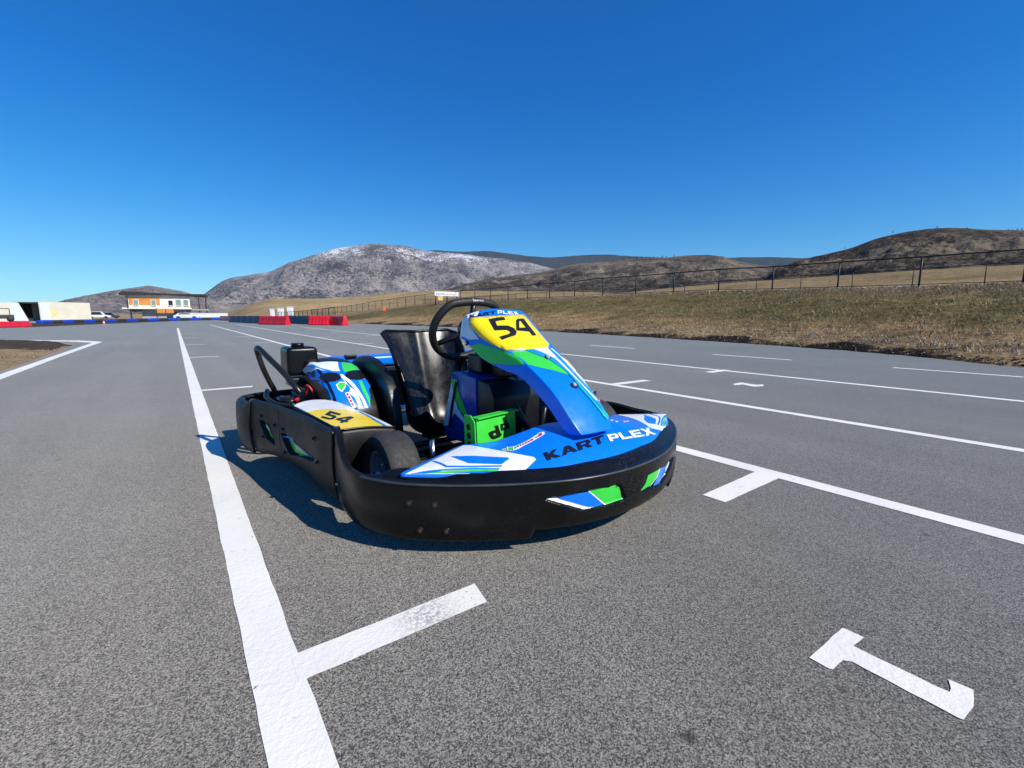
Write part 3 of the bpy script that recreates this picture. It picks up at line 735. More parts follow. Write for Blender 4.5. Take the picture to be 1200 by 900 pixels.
# club logo: green and red script with a white outline
ZL = (580, 500, 17.14)
cdec('logo', [(135, 462), (240, 425), (350, 405), (430, 390), (640, 290), (800, 190), (900, 120), (985, 105), (1005, 150), (900, 215), (800, 275), (560, 400), (470, 455), (350, 490), (160, 492)], 'white', ZL, False)
cdec('logo', [(160, 470), (245, 440), (350, 422), (425, 410), (445, 435), (350, 475), (170, 482)], 'green', ZL, False, .0024)
cdec('logo', [(440, 400), (640, 312), (760, 245), (775, 275), (560, 378), (455, 420)], 'redfilm', ZL, False, .0024)
cdec('logo', [(800, 228), (870, 190), (880, 160), (925, 130), (950, 150), (950, 175), (890, 205), (815, 240)], 'redfilm', ZL, False, .0024)
for a in (470, 520, 570, 625, 680): cdec('logo', [(a, 392 - (a - 470) * .47), (a + 14, 386 - (a - 470) * .47), (a + 34, 410 - (a - 470) * .50), (a + 22, 416 - (a - 470) * .50)], 'white', ZL, False, .0034)
for a in (240, 360): cdec('logo', [(a, 420), (a + 22, 418), (a + 30, 480), (a + 8, 486)], 'white', ZL, False, .0034)
for a, b_ in ((180, 268), (250, 285), (360, 285), (400, 280)): cdec('logo', [(a, b_), (a + 36, b_ - 3), (a + 46, b_ + 12), (a + 8, b_ + 16)], 'white', ZR, False)

# --- tall front fairing carrying the steering number plate
cv = [0, .12, .28, .45, .58, .74, .91, 1.0]
cs = [.112, .150, .234, .370, .465, .575, .686, .735]
cz = [.300, .355, .440, .525, .570, .635, .706, .704]
wfl = [.078, .092, .100, .106, .116, .130, .138, .128]; wsd = [.086, .102, .111, .119, .131, .147, .156, .144]; drp = [.026, .042, .050, .054, .072, .092, .096, .080]
crl = [.006, .008, .008, .008, .014, .024, .026, .034]; crr = [.010, .018, .028, .016, .006, .004, .005, .016]
dns = [.75, .6, .35, .1, .0, 0, 0, 0]
def fair_f(u, v):
    s, z, wf, wsx, D, dn = (spline(v, cv, a) for a in (cs, cz, wfl, wsd, drp, dns)); a = abs(u); sg = 1 if u >= 0 else -1
    dz = -math.sqrt(max(0, 1 - min(dn, .97) ** 2)); cr = spline(v, cv, crl) if u < 0 else spline(v, cv, crr)
    if a <= .55:
        t = a / .55; x = wf * t; q = cr * t ** 1.6
    else:
        t = (a - .55) / .45; x = wf + (wsx - wf) * t ** .8; q = cr + D * (t ** 1.05)
    rr = .02 * (1 - v / .10) ** 2 * (a ** 2) if v < .10 else 0
    return (sg * x, s + dn * q, z + dz * q + rr)
FS = Surf(fair_f, -1, 1, 0, 1, (0, -.6, .8))
fair = FS.mesh('front_fairing', 90, 110, M['blue'], thick=.004)
ZF = (530, 350, 5.295); Z1 = (490, 340, 8.0)
def fdec(nm, pts, m, z=ZF, o=.0012, **k): return pxdecal(nm, FS, pts, M[m], fair, z, off=o, **k)
fdec('graphic', [(378, 335), (400, 292), (440, 252), (505, 212), (570, 204), (560, 240), (478, 275), (475, 320), (520, 392), (575, 462), (480, 466), (388, 480)], 'white', Z1)
fdec('graphic', [(105, 322), (112, 298), (160, 275), (250, 300), (330, 330), (440, 325), (470, 318), (560, 360), (690, 430), (762, 505), (735, 478), (640, 450), (480, 413), (350, 410), (240, 402), (150, 350)], 'green')
fdec('graphic', [(500, 314), (592, 303), (606, 309), (650, 365), (708, 425), (814, 537), (888, 615), (973, 716), (966, 724), (880, 622), (806, 540), (700, 432), (640, 376), (560, 336)], 'white', o=.0020)
fdec('graphic', [(592, 308), (604, 308), (662, 358), (720, 420), (825, 534), (902, 612), (982, 712), (973, 718), (888, 617), (813, 539), (708, 427), (648, 367)], 'sky', o=.0030)
fdec('graphic', [(606, 308), (618, 311), (674, 362), (732, 420), (838, 532), (912, 608), (989, 700), (983, 713), (903, 612), (826, 534), (721, 420), (663, 358)], 'white', o=.0026)
fdec('graphic', [(450, 321), (490, 316), (560, 338), (640, 380), (700, 436), (805, 542), (880, 624), (966, 726), (961, 732), (872, 630), (797, 548), (690, 442), (600, 380)], 'sky', o=.0032)
fdec('graphic', [(735, 480), (765, 508), (798, 550), (872, 634), (960, 736), (956, 756), (858, 632), (786, 552)], 'teal', o=.0036)
plate = fdec('number_plate', [(108, 150), (116, 124), (430, 104), (444, 110), (598, 288), (594, 302), (440, 320), (335, 324), (250, 285), (175, 238), (125, 185)], 'yellow', o=.006, lift=1)
zx5 = [(655, 285), (800, 265), (816, 292), (722, 306), (738, 346), (840, 346), (895, 370), (920, 405), (910, 437), (785, 480), (757, 452), (850, 424), (862, 408), (832, 388), (715, 392)]
decal('number', FS, [pxloop(FS, zx5, Z1)], M['ink'], fair, .0072)
decal('number', FS, [pxloop(FS, [(912, 296), (925, 280), (985, 278), (1105, 436), (1066, 440), (1036, 402), (916, 392)], Z1), pxloop(FS, [(942, 305), (956, 303), (1004, 364), (944, 366)], Z1)], M['ink'], fair, .0072)
lettering(FS, 'KART', [(484, 236), (726, 196), (734, 226), (486, 264)], M['ink'], fair, Z1, gap=.1)
lettering(FS, 'PLEX', [(742, 194), (925, 208), (950, 236), (744, 226)], M['white'], fair, Z1, gap=.1)
bolt('bolt', FS, 641.5, 419.5, .015, fair, M['chrome']); bolt('bolt', FS, 672.5, 452, .015, fair, M['chrome']); bolt('bolt', FS, 547, 404, .011, fair)

# --- steering wheel and column
WC = Vector((0, .905, .625)); up = Vector((0, -.46, .888)).normalized(); rt = Vector((1, 0, 0))
rim = []
for k in range(48):
    a = 2 * math.pi * k / 48; x, y = .172 * math.sin(a), .152 * math.cos(a)
    if y > .118: y = .118 + (y - .118) * .35
    rim.append(WC + rt * x + up * y)
ktube('steering_wheel', rim, .0175, M['grip'], closed=True, seg=14)
sw = [o for o in kart.children if o.name.startswith('steering_wheel')][0]
wn = up.cross(rt).normalized()
if wn.y > 0: wn = -wn                               # points forward, toward the camera side
wn = -wn if wn.y > 0 else wn
hub = []
for a in (90, 210, 330):
    d = rt * math.cos(R_(a)) + up * math.sin(R_(a))
    e = WC + d * (.125 if a == 90 else .155)
    ktube('spoke', [WC + wn * .02, WC + d * .06 + wn * .015, e], lambda t: .016 - .004 * t, M['black_metal'], sw, seg=8)
ktube('wheel_hub', [WC + wn * .05, WC - wn * .008], .045, M['black_gloss'], sw, seg=18)
# white maker's script along the flat top bar
cu = bpy.data.curves.new('t', 'FONT'); cu.body = 'Sparco'; cu.size = .034; cu.align_x = 'CENTER'; to = bpy.data.objects.new('t', cu); C.objects.link(to)
bpy.context.view_layer.update(); tm = bpy.data.meshes.new_from_object(to.evaluated_get(bpy.context.evaluated_depsgraph_get())); bpy.data.objects.remove(to)
tV = []
tc = WC + up * .134; fw = (Vector((-.45, -.9, .25)) - up * Vector((-.45, -.9, .25)).dot(up)).normalized()
base_dir = (up * .35 + wn * 0 + Vector((0, -.5, .0))).normalized()
for v in tm.vertices: tV.append(tc + Vector((0, -.0165, .004)) + rt * (v.co.x * .62 + .01) + Vector((0, .14, .99)) * (v.co.y - .012) * .42)
kobj('lettering', tV, [tuple(p.vertices) for p in tm.polygons], M['white'], sw, smooth=False)
ktube('steering_column', [WC + wn * .04, Vector((0, .70, .47)), Vector((0, .40, .16))], .014, M['black_metal'])
kbox('column_bracket', (-.07, .70, .44), (.07, .80, .52), .012, M['black_metal'])
ktube('fairing_stay', [(-.12, .70, .585), (-.05, .76, .53), (0, .78, .47)], .007, M['black_metal']); ktube('fairing_stay', [(.12, .70, .585), (.05, .76, .53), (0, .78, .47)], .007, M['black_metal'])
kbox('steering_damper', (-.03, .60, .43), (.06, .68, .49), .012, M['black_gloss'])

# --- centre tank shroud: blue printed rear, black front box
prism('fuel_tank', [(y - S0, z) for y, z in ((.545, .10), (.545, .36), (.575, .415), (.66, .425), (.66, .10))], 'x', -.115, .125, M['black_gloss'], kart, .012)
prism('tank_shroud', [(y - S0, z) for y, z in ((.662, .15), (.662, .43), (.80, .445), (.845, .44), (.93, .17), (.90, .13))], 'x', -.12, .12, M['navy'], kart, .010)
shr = [o for o in kart.children if o.name.startswith('tank_shroud')][0]
SS = Surf(lambda u, v: (-.1215, .662 + .26 * u, .14 + .30 * v), 0, 1, 0, 1, (-1, 0, 0))
Zs = (500, 430, 8.18)
def sdec(pts, m, o=.0008): pxdecal('graphic', SS, pts, M[m], shr, Zs, off=o)
sdec([(235, 115), (290, 120), (300, 220), (345, 340), (400, 480), (395, 510), (310, 400), (275, 300), (250, 220)], 'green')
sdec([(240, 135), (262, 270), (245, 400), (215, 560), (155, 560), (190, 400)], 'white', .0004)
sdec([(270, 300), (300, 400), (385, 530), (385, 570), (270, 440), (240, 500)], 'white')
ktube('shroud_strap', [(-.126, .80, .40), (-.126, .835, .30), (-.126, .865, .19)], .006, M['black'], shr, seg=6)

# --- green pedal plate
PB = empty('pedal_plate', parent=kart); bpy.data.objects.remove(PB)
pa = Vector((-.30, .385, .240)); px_ = Vector((.986, .167, 0)).normalized(); pz_ = Vector((0, .06, 1)).normalized(); pn = px_.cross(pz_).normalized()
if pn.y > 0: pn = -pn
def pt(a, b, c=0): return pa + px_ * a + pz_ * b + pn * c
def slab(name, q, th, mat, parent, inn):
    V = [Vector(p) for p in q] + [Vector(p) + inn * th for p in q]; n = len(q)
    F = [tuple(range(n)), tuple(range(2 * n - 1, n - 1, -1))] + [(i, n + i, n + (i + 1) % n, (i + 1) % n) for i in range(n)]
    o = kobj(name, V, F, mat, parent, smooth=False); bm = bmesh.new(); bm.from_mesh(o.data); bmesh.ops.recalc_face_normals(bm, faces=bm.faces); bm.to_mesh(o.data); bm.free(); return o
pp = slab('pedal_plate', [pt(0, 0), pt(.195, 0), pt(.195, .094), pt(0, .094)], .004, M['green_metal'], kart, -pn)
slab('top_flange', [pt(-.002, .0955, .012), pt(.205, .0955, .012), pt(.205, .0955, -.03), pt(-.002, .0955, -.03)], .004, M['green_metal'], pp, pz_)
slab('side_flange', [pt(-.006, -.03), pt(-.006, .085), pt(-.006, .108, -.02), pt(-.006, .108, -.05), pt(-.006, -.03, -.055)], .004, M['green_metal'], pp, -px_)
for b_ in (.0, .03, .06): slab('slot', [pt(-.0107, b_, -.02), pt(-.0107, b_ + .02, -.025), pt(-.0107, b_ + .014, -.04), pt(-.0107, b_ - .004, -.035)], .001, M['ink'], pp, -px_)
PS = Surf(lambda u, v: tuple(pt(.195 * u, .094 * v)), 0, 1, 0, 1, tuple(pn))
def pdec(lp): decal('logo', PS, lp, M['ink'], pp, .0012)
pdec([[(.27, .42), (.27, .36), (.33, .18), (.40, .12), (.56, .14), (.62, .22), (.58, .30), (.52, .62), (.42, .62), (.46, .46), (.36, .46)], [(.40, .26), (.47, .26), (.46, .35), (.39, .35)]])
pdec([[(.60, .36), (.72, .36), (.84, .40), (.80, .62), (.76, .62), (.74, .88), (.64, .84), (.68, .64), (.58, .62)], [(.66, .46), (.72, .46), (.70, .55), (.65, .55)]])
ktube('pedal_arm', [(-.20, .44, .28), (-.20, .50, .16), (-.20, .52, .10)], .010, M['black_metal'])
ktube('brake_pedal', [(.14, .53, .30), (.14, .56, .18), (.14, .58, .10)], .010, M['black_metal'])

# --- wheels
def kart_wheel(cx, s, R, w_, side, steer=0, rim_r=.066):
    h = w_ / 2; r1 = R - .013
    prof = [(-h + .014, rim_r), (-h + .004, rim_r + .010), (-h, rim_r + .030), (-h, r1 - .012), (-h + .006, r1 + .004), (-h + .018, R - .001), (-h + .03, R), (h - .03, R), (h - .018, R - .001), (h - .006, r1 + .004), (h, r1 - .012), (h, rim_r + .030), (h - .004, rim_r + .010), (h - .014, rim_r)]
    ty = lathe_x('tyre', prof, 0, 0, 0, M['rubber'], kart, 64); ty.location = kl((cx, s, R)); ty.rotation_euler = (0, 0, steer)
    rp = [(h - .012, rim_r + .004), (h - .016, rim_r - .006), (h - .05, rim_r - .012), (h - .056, .030), (h - .030, .026), (h - .028, .0)]
    rm = lathe_x('rim', rp, 0, 0, 0, M['rim'], ty, 40, flip=side)
    for k in range(3):
        a = 2 * math.pi * k / 3 + .4
        tube('lug_nut', [(side * (h - .055), .045 * math.cos(a), .045 * math.sin(a)), (side * (h - .038), .045 * math.cos(a), .045 * math.sin(a))], .007, M['steel'], ty, 6)
    tube('hub_nut', [(side * (h - .05), 0, 0), (side * (h + .004), 0, 0)], .013, M['steel'], ty, 6)
    rows = []                                        # knurled lettering band on the shoulder
    return ty
kart_wheel(-.515, .605, .14, .118, -1, 0, .082); kart_wheel(.520, .605, .14, .118, 1, 0, .082)
kart_wheel(-.545, 1.62, .142, .18, -1); kart_wheel(.545, 1.62, .142, .18, 1)
ktube('rear_axle', [(-.45, 1.62, .142), (.45, 1.62, .142)], .02, M['steel'])
for sg in (-1, 1):
    ktube('stub_axle', [(sg * .36, .605, .14), (sg * .46, .605, .14)], .014, M['steel'])
    ktube('kingpin', [(sg * .355, .60, .09), (sg * .352, .605, .225)], .010, M['steel']); ktube('tie_rod', [(sg * .36, .66, .12), (sg * .04, .60, .14)], .007, M['steel'])
ktube('brake_bottle', [(.44, .50, .285), (.44, .50, .305)], .010, M['red'])

ktube('brake_line', [(.14, .56, .14), (.20, .70, .09), (.26, 1.0, .08), (.27, 1.35, .09), (.15, 1.58, .15)], .004, M['black_metal'], smooth_n=6, seg=6)
ktube('throttle_cable', [(-.20, .50, .15), (-.24, .62, .10), (-.27, .95, .09), (-.30, 1.2, .14), (-.40, 1.45, .27)], .004, M['black_metal'], smooth_n=6, seg=6)
ktube('wiring_loom', [(-.03, .80, .50), (-.07, .82, .47), (-.085, .80, .44), (-.05, .74, .43)], .005, M['black_metal'], smooth_n=6, seg=6)
ktube('fuel_hose', [(.03, .60, .43), (.07, .62, .455), (.10, .66, .44), (.11, .75, .40)], .006, M['black_metal'], smooth_n=6, seg=6)
# --- chassis rails, floor pan and the rest underneath
for sg in (-1, 1):
    ktube('frame_rail', [(sg * .22, .25, .06), (sg * .30, .55, .06), (sg * .30, 1.0, .06), (sg * .36, 1.3, .06), (sg * .36, 1.85, .07)], .016, M['black_metal'], smooth_n=6)
    ktube('side_bar', [(sg * .30, .74, .10), (sg * .56, .78, .10), (sg * .62, 1.1, .10), (sg * .56, 1.40, .10), (sg * .36, 1.44, .10)], .014, M['black_metal'], smooth_n=6)
ktube('cross_member', [(-.36, .605, .10), (.36, .605, .10)], .016, M['black_metal']); ktube('cross_member', [(-.31, 1.08, .07), (.31, 1.08, .07)], .014, M['black_metal'])
ktube('front_hoop', [(-.22, .25, .09), (-.18, .12, .10), (0, .09, .10), (.18, .12, .10), (.22, .25, .09)], .012, M['black_metal'], smooth_n=6)
kbox('floor_pan', (-.29, .14, .042), (.29, 1.06, .050), .003, M['black_metal'])
kbox('pod_floor', (-.66, .80, .055), (-.30, 1.5, .063), .003, M['black']); kbox('pod_floor', (.30, .80, .055), (.66, 1.5, .063), .003, M['black'])
kbox('front_bulkhead', (-.30, .34, .06), (.30, .375, .225), .01, M['black'])

# --- seat shell
sp_v = [0, .16, .32, .46, .60, .78, 1.0]; sp_s = [.93, 1.03, 1.15, 1.235, 1.29, 1.345, 1.405]; sp_z = [.175, .115, .10, .135, .245, .42, .60]
sp_w = [.165, .178, .180, .176, .172, .186, .205]; sp_d = [.085, .10, .12, .14, .15, .125, .05]
def seat_f(u, v):
    s, z, w_, d = (spline(v, sp_v, a) for a in (sp_s, sp_z, sp_w, sp_d)); a = abs(u)
    ds = spline(min(v + .01, 1), sp_v, sp_s) - spline(max(v - .01, 0), sp_v, sp_s); dz = spline(min(v + .01, 1), sp_v, sp_z) - spline(max(v - .01, 0), sp_v, sp_z); l = math.hypot(ds, dz)
    nx, nz = -dz / l, ds / l                          # toward the driver
    x = w_ * math.sin(min(1, a / .92) * math.pi / 2) if a < .92 else w_ + .012 * (a - .92) / .08
    q = d * (a ** 2.4) + (-.010 * math.exp(-(a / .10) ** 2))
    corner = .05 * max(0, v - .88) / .12 * max(0, a - .6) / .4
    return ((1 if u >= 0 else -1) * x, s + nx * q, z + nz * q - corner * .5)
TS = Surf(seat_f, -1, 1, 0, 1, (0, -.7, .7))
seat = TS.mesh('seat', 60, 70, M['seat'], thick=.007)
edge = [seat_f(-1, 1 - k / 20) for k in range(21)] + [seat_f(-1 + 2 * k / 20, 0) for k in range(1, 20)] + [seat_f(1, k / 20) for k in range(21)] + [seat_f(1 - 2 * k / 20, 1) for k in range(1, 20)]
ktube('seat_edge', edge, .007, M['black'], seat, seg=8, closed=True)
for px, py in ((456, 393.5), (459, 402), (481, 393), (483, 400)): bolt('screw', TS, px, py, .006, seat, M['black_metal'])
kbox('seat_mount', (-.05, 1.20, .05), (.05, 1.28, .09), .005, M['black_metal'])

# --- side pods (top skins, front faces), left and right
def make_pod(sg):
    lv = [0, .25, .5, .75, 1.0]
    def pod_f(u, v):                                  # u 0 outer .. 1 inner ; v 0 front .. 1 back
        so = .70 + .50 * v; xo = .650 + .045 * v
        si = .70 + .10 * math.sin(v * 1.2) + .43 * v; xi = .455 + .075 * v ** 1.5
        x = xo + (xi - xo) * u; s = so + (si - so) * u
        if v > .78: 
            k = (v - .78) / .22; s -= .05 * k * k * abs(2 * u - 1) ** 2
        z = .290 + .020 * v + .009 * math.sin(math.pi * min(1, u * .95 + .05)) * (.55 + .45 * math.sin(math.pi * min(v * .9 + .1, 1))) - .018 * u * (1 - v) + .004 * v
        return (sg * x, s, z)
    S = Surf(pod_f, 0, 1, 0, 1, (0, 0, 1))
    top = S.mesh('side_pod', 30, 50, M['white'], thick=.004)
    def face_f(u, v):                                 # black rounded front behind the tyre
        a = pod_f(u, 0); t = v
        return (a[0], a[1] + .012 * math.sin(math.pi * min(1, t * 1.6)) * -1 + .05 * t * t, a[2] - .012 * 0 - t * (a[2] - .07))
    S2 = Surf(face_f, 0, 1, 0, 1, (0, -1, 0)); S2.mesh('pod_front', 24, 16, M['black_side'], top, thick=.005)
    def edge_f(u, v):                                 # outer black flank
        a = pod_f(0, u); return (a[0] + sg * .012 * math.sin(v * math.pi * .5), a[1], a[2] - .001 - v * .05)
    S3 = Surf(edge_f, 0, 1, 0, 1, (sg, 0, .1)); S3.mesh('pod_flank', 24, 6, M['black_side'], top, thick=.004)
    def back_f(u, v):
        a = pod_f(u, 1); return (a[0], a[1] + .02 * v, a[2] - v * .12)
    Surf(back_f, 0, 1, 0, 1, (0, 1, 0)).mesh('pod_rear', 16, 6, M['black_side'], top, thick=.004)
    def inner_f(u, v):
        a = pod_f(1, u); return (a[0] - sg * .01 * v, a[1], a[2] - v * .2)
    Surf(inner_f, 0, 1, 0, 1, (-sg, 0, 0)).mesh('pod_inner', 16, 6, M['black_side'], top, thick=.004)
    ktube('trim', [Vector(pod_f(k / 20, 0)) + Vector((0, -.002, .001)) for k in range(21)], .004, M['black'], top, seg=6)
    return S, top
PL, pod = make_pod(-1); PR, podr = make_pod(1)
ZP = (330, 400, 8.18)
yel = pxloop(PL, [(195, 712), (240, 682), (330, 660), (450, 650), (620, 655), (720, 680), (830, 715), (940, 775), (1000, 835), (900, 835), (760, 850), (680, 860), (600, 868), (520, 838), (350, 775)], ZP)
decal('graphic', PL, [yel], M['yellow'], pod); decal('graphic', PR, [yel], M['yellow'], podr)
st1 = pxloop(PL, [(730, 672), (760, 680), (900, 752), (1040, 830), (1085, 850), (1040, 848), (900, 765)], ZP)
decal('graphic', PL, [st1], M['blue'], pod)
st2 = pxloop(PL, [(700, 650), (740, 668), (960, 790), (1000, 815), (985, 818), (880, 760)], ZP)
decal('graphic', PL, [st2], M['sky'], pod, .0024)
lettering(PL, '54', [(465, 672), (715, 740), (600, 792), (375, 735)], M['ink'], pod, ZP, gap=.16, name='number')
bolt('screw', PL, 339, 476, .005, pod); bolt('screw', PL, 436, 480, .008, pod, M['steel'], M['steel']); bolt('screw', PL, 428, 480, .006, pod, M['steel'])

# --- side walls and rear bumper (black panels)
def wall(name, sg, pts, ztop, zbot, mat, recs, n=160, thick=.010):
    P, L = arc_table(pts); X = np.array([p.x for p in P]); Y = np.array([p.y for p in P]); T = L[-1]
    def f(u, v):
        a = u * T; x, y = np.interp(a, L, X), np.interp(a, L, Y); e = .004
        tx, ty = np.interp(a + e, L, X) - np.interp(a - e, L, X), np.interp(a + e, L, Y) - np.interp(a - e, L, Y); l = math.hypot(tx, ty) or 1
        nx, ny = -ty / l * -1, tx / l * -1
        if v <= .9:
            t = v / .9; z = zbot(y) + (ztop(y) - zbot(y)) * t; o = .005 * math.sin(math.pi * t) - .008 * (1 - t) ** 6
            for lp in f.recs:
                d = poly_sd(u, v, lp)
                if d > -.004: o -= .018 * min(1, max(0, (d + .002) / .004))
        else:
            t = (v - .9) / .1; z = ztop(y) + .008 * math.sin(t * math.pi); o = -.026 * t
        return (sg * (x + nx * o), y + ny * o, z)
    f.recs = []
    S = Surf(f, 0, 1, 0, 1, (sg, 0, 0))
    if recs:
        for r_ in recs: f.recs.append(pxloop(S, r_))
    o = S.mesh(name, n, 44, mat, thick=thick); sharpen(o, 35); return S, o
ZW = (275, 440, 6.43); zw = lambda pts: [(ZW[0] + x / ZW[2], ZW[1] + y / ZW[2]) for x, y in pts]
zt = lambda y: .300 - .006 * sstep(.9, .7, y); zb_ = lambda y: .062 + .02 * sstep(.8, 1.0, y) - .02 * sstep(1.2, 1.5, y)
p1 = [(.692, .668), (.706, .80), (.715, .95), (.730, 1.10), (.742, 1.185)]
p2 = [(.7425, 1.190), (.755, 1.27), (.780, 1.38), (.800, 1.46)]
recA = zw([(348, 438), (372, 442), (598, 622), (592, 640), (555, 635), (418, 592), (402, 572)])
recB = zw([(186, 338), (205, 340), (262, 372), (302, 486), (300, 520), (238, 470)])
W1, w1 = wall('side_bumper', -1, p1, zt, zb_, M['black_side'], [recA])
W2, w2 = wall('side_bumper', -1, p2, zt, zb_, M['black_side'], [recB], 110)
wall('side_bumper', 1, p1, lambda y: .225 + .075 * sstep(.76, 1.0, y), zb_, M['black_side'], None, 40); wall('side_bumper', 1, p2, zt, zb_, M['black_side'], None, 30)
pxdecal('sticker', W1, zw([(365, 448), (382, 452), (590, 624), (560, 628), (424, 584), (410, 568)]), M['green'], w1)
pxdecal('sticker', W1, zw([(388, 455), (404, 462), (586, 620), (574, 622)]), M['sky'], w1, off=.0022)
pxdecal('sticker', W2, zw([(198, 348), (258, 384), (296, 486), (292, 508), (244, 464)]), M['green'], w2)
pxdecal('sticker', W2, zw([(236, 370), (258, 384), (272, 420), (250, 400)]), M['white'], w2, off=.0022)
for px, py in zw([(362, 405), (598, 475), (378, 578), (622, 655), (742, 440)]): bolt('screw', W1, px, py, .010, w1, M['black_metal'])
for px, py in zw([(198, 305), (300, 375), (215, 460)]): bolt('screw', W2, px, py, .009, w2, M['black_metal'])
rz = lambda y: .292 - .028 * sstep(1.47, 1.53, y); rb = lambda y: .06
rp = [(.8005, 1.465), (.815, 1.53), (.822, 1.62), (.815, 1.72), (.775, 1.80), (.69, 1.845), (.5, 1.86), (.25, 1.865), (0, 1.868), (-.25, 1.865), (-.5, 1.86), (-.69, 1.845), (-.775, 1.80), (-.815, 1.72), (-.822, 1.62), (-.815, 1.53), (-.8005, 1.465)]
RS, rear = wall('rear_bumper', -1, rp, rz, rb, M['black_side'], None, 200)
for px, py in zw([(64, 335)]): bolt('screw', RS, px, py, .012, rear, M['black_metal'])
for s in (.72, 1.15, 1.25): ktube('bumper_stay', [(-.30, s + .05, .10), (-.70, s, .16)], .010, M['black_metal'])

# --- engine cover with two black discs standing in for its dark round holes, black inner arch, engine, tank, hoop
ev = [0, .2, .4, .6, .8, 1.0]; es = [1.10, 1.125, 1.20, 1.32, 1.45, 1.56]; ez = [.20, .285, .365, .425, .460, .468]
def cover_f(u, v):
    s, z = spline(v, ev, es), spline(v, ev, ez); a = abs(u); t = a
    x = -.435 + u * (.115 + .012 * v) if a < .75 else -.435 + (1 if u > 0 else -1) * ((.115 + .012 * v) * .75 + .022 * math.sin((a - .75) / .25 * math.pi / 2))
    q = .012 * (a / .75) ** 2 if a < .75 else .012 + .10 * ((a - .75) / .25) ** 1.3
    dn = spline(v, [0, .5, 1.0], [.9, .45, .05]); return (x, s + dn * q * .8, z - q * math.sqrt(1 - dn * dn * .8))
ES = Surf(cover_f, -1, 1, 0, 1, (0, -.6, .8)); cover = ES.mesh('engine_cover', 60, 60, M['black_gloss'], thick=.004)
def edec(nm, pts, m, o=.0012): return pxdecal(nm, ES, pts, M[m], cover, ZP, off=o)
edec('graphic', [(175, 265), (240, 232), (350, 205), (450, 195), (560, 200), (700, 215), (790, 250), (825, 320), (848, 430), (850, 630), (780, 650), (470, 600), (480, 560), (450, 470), (350, 395), (380, 380), (290, 370), (240, 315)], 'blue')
edec('graphic', [(178, 266), (240, 235), (350, 207), (450, 197), (540, 200), (545, 250), (560, 290), (500, 290), (380, 280), (290, 298), (230, 308)], 'white', .0022)
edec('graphic', [(240, 245), (270, 236), (480, 285), (470, 292)], 'sky', .0030)
edec('graphic', [(575, 205), (660, 212), (725, 240), (740, 280), (600, 295), (580, 260)], 'green', .0022)
edec('graphic', [(735, 380), (765, 380), (800, 460), (845, 560), (848, 625), (820, 560), (770, 470)], 'green', .0022)
edec('graphic', [(540, 325), (580, 318), (680, 395), (740, 470), (800, 570), (826, 640), (800, 640), (760, 550), (700, 460), (620, 380)], 'white', .0022)
edec('graphic', [(570, 350), (600, 370), (650, 440), (720, 480), (750, 560), (775, 640), (745, 642), (700, 540), (640, 500), (660, 460)], 'white', .0026)
edec('logo', [(520, 420), (560, 390), (620, 395), (615, 440), (580, 490), (545, 470)], 'white', .0030); edec('logo', [(535, 422), (565, 400), (610, 405), (605, 438), (576, 476), (552, 458)], 'green', .0038)
edec('logo', [(605, 500), (640, 490), (715, 635), (680, 640)], 'white', .0034); edec('logo', [(615, 506), (636, 500), (702, 630), (682, 632)], 'redfilm', .0042)
for k in range(3): edec('logo', [(622 + 20 * k, 530 + 30 * k), (648 + 20 * k, 520 + 30 * k), (652 + 20 * k, 527 + 30 * k), (626 + 20 * k, 537 + 30 * k)], 'white', .0050)
for cx_, cy_, a_, b_ in ((470, 347, 100, 44), (713, 327, 104, 46)):
    lp = pxloop(ES, [(cx_ + a_ * math.cos(t), cy_ + b_ * math.sin(t)) for t in np.linspace(0, 2 * math.pi, 28)[:-1]], ZP)
    uc = sum(p[0] for p in lp) / len(lp); vc = sum(p[1] for p in lp) / len(lp)
    bw = decal('vent_bowl', ES, [lp], M['vent_dark'], cover, .004, lift=1)
arch = [(1.02, .07), (1.03, .22), (1.065, .325), (1.13, .405), (1.24, .462), (1.36, .482), (1.46, .47), (1.55, .43), (1.6, .34), (1.6, .07)]
prism('engine_guard', [(p.x - S0, p.y) for p in catmull([(a, b, 0) for a, b in arch], 4)], 'x', -.312, -.268, M['black_gloss'], kart, .008)
kbox('engine_block', (-.56, 1.46, .10), (-.36, 1.76, .34), .02, M['black_metal'])
eng = [o for o in kart.children if o.name.startswith('engine_block')][0]
for k in range(5): kbox('cooling_fin', (-.585, 1.50 + .035 * k, .16), (-.56, 1.513 + .035 * k, .30), .003, M['grey_metal'], eng)
kbox('gas_tank', (-.615, 1.56, .385), (-.465, 1.73, .525), .022, M['black'], taper=.95, seg=4)
gt = [o for o in kart.children if o.name.startswith('gas_tank')][0]
lid = ktube('tank_cap', [(-.545, 1.64, .524), (-.545, 1.64, .543)], .030, M['black'], gt, seg=14)
kbox('tank_bracket', (-.60, 1.56, .33), (-.44, 1.70, .374), .006, M['black_metal'])
ktube('lift_hoop', [(-.615, 1.36, .33), (-.63, 1.376, .36), (-.66, 1.445, .418), (-.70, 1.55, .485), (-.717, 1.64, .519), (-.722, 1.672, .523), (-.72, 1.69, .505), (-.703, 1.69, .43), (-.678, 1.70, .36), (-.65, 1.71, .29), (-.64, 1.715, .2)], .013, M['black_metal'], smooth_n=6, seg=12)
ktube('exhaust_guard', [(-.70, 1.63, .315), (-.72, 1.55, .295), (-.70, 1.45, .275), (-.64, 1.36, .27), (-.58, 1.33, .262)], .012, M['black_metal'], smooth_n=6)
ktube('exhaust_pipe', [(-.58, 1.52, .26), (-.63, 1.50, .27), (-.65, 1.58, .27), (-.62, 1.70, .25)], .022, M['black_metal'], smooth_n=6)
ktube('oil_filler', [(-.62, 1.40, .29), (-.635, 1.395, .31)], .014, M['red'], seg=10)
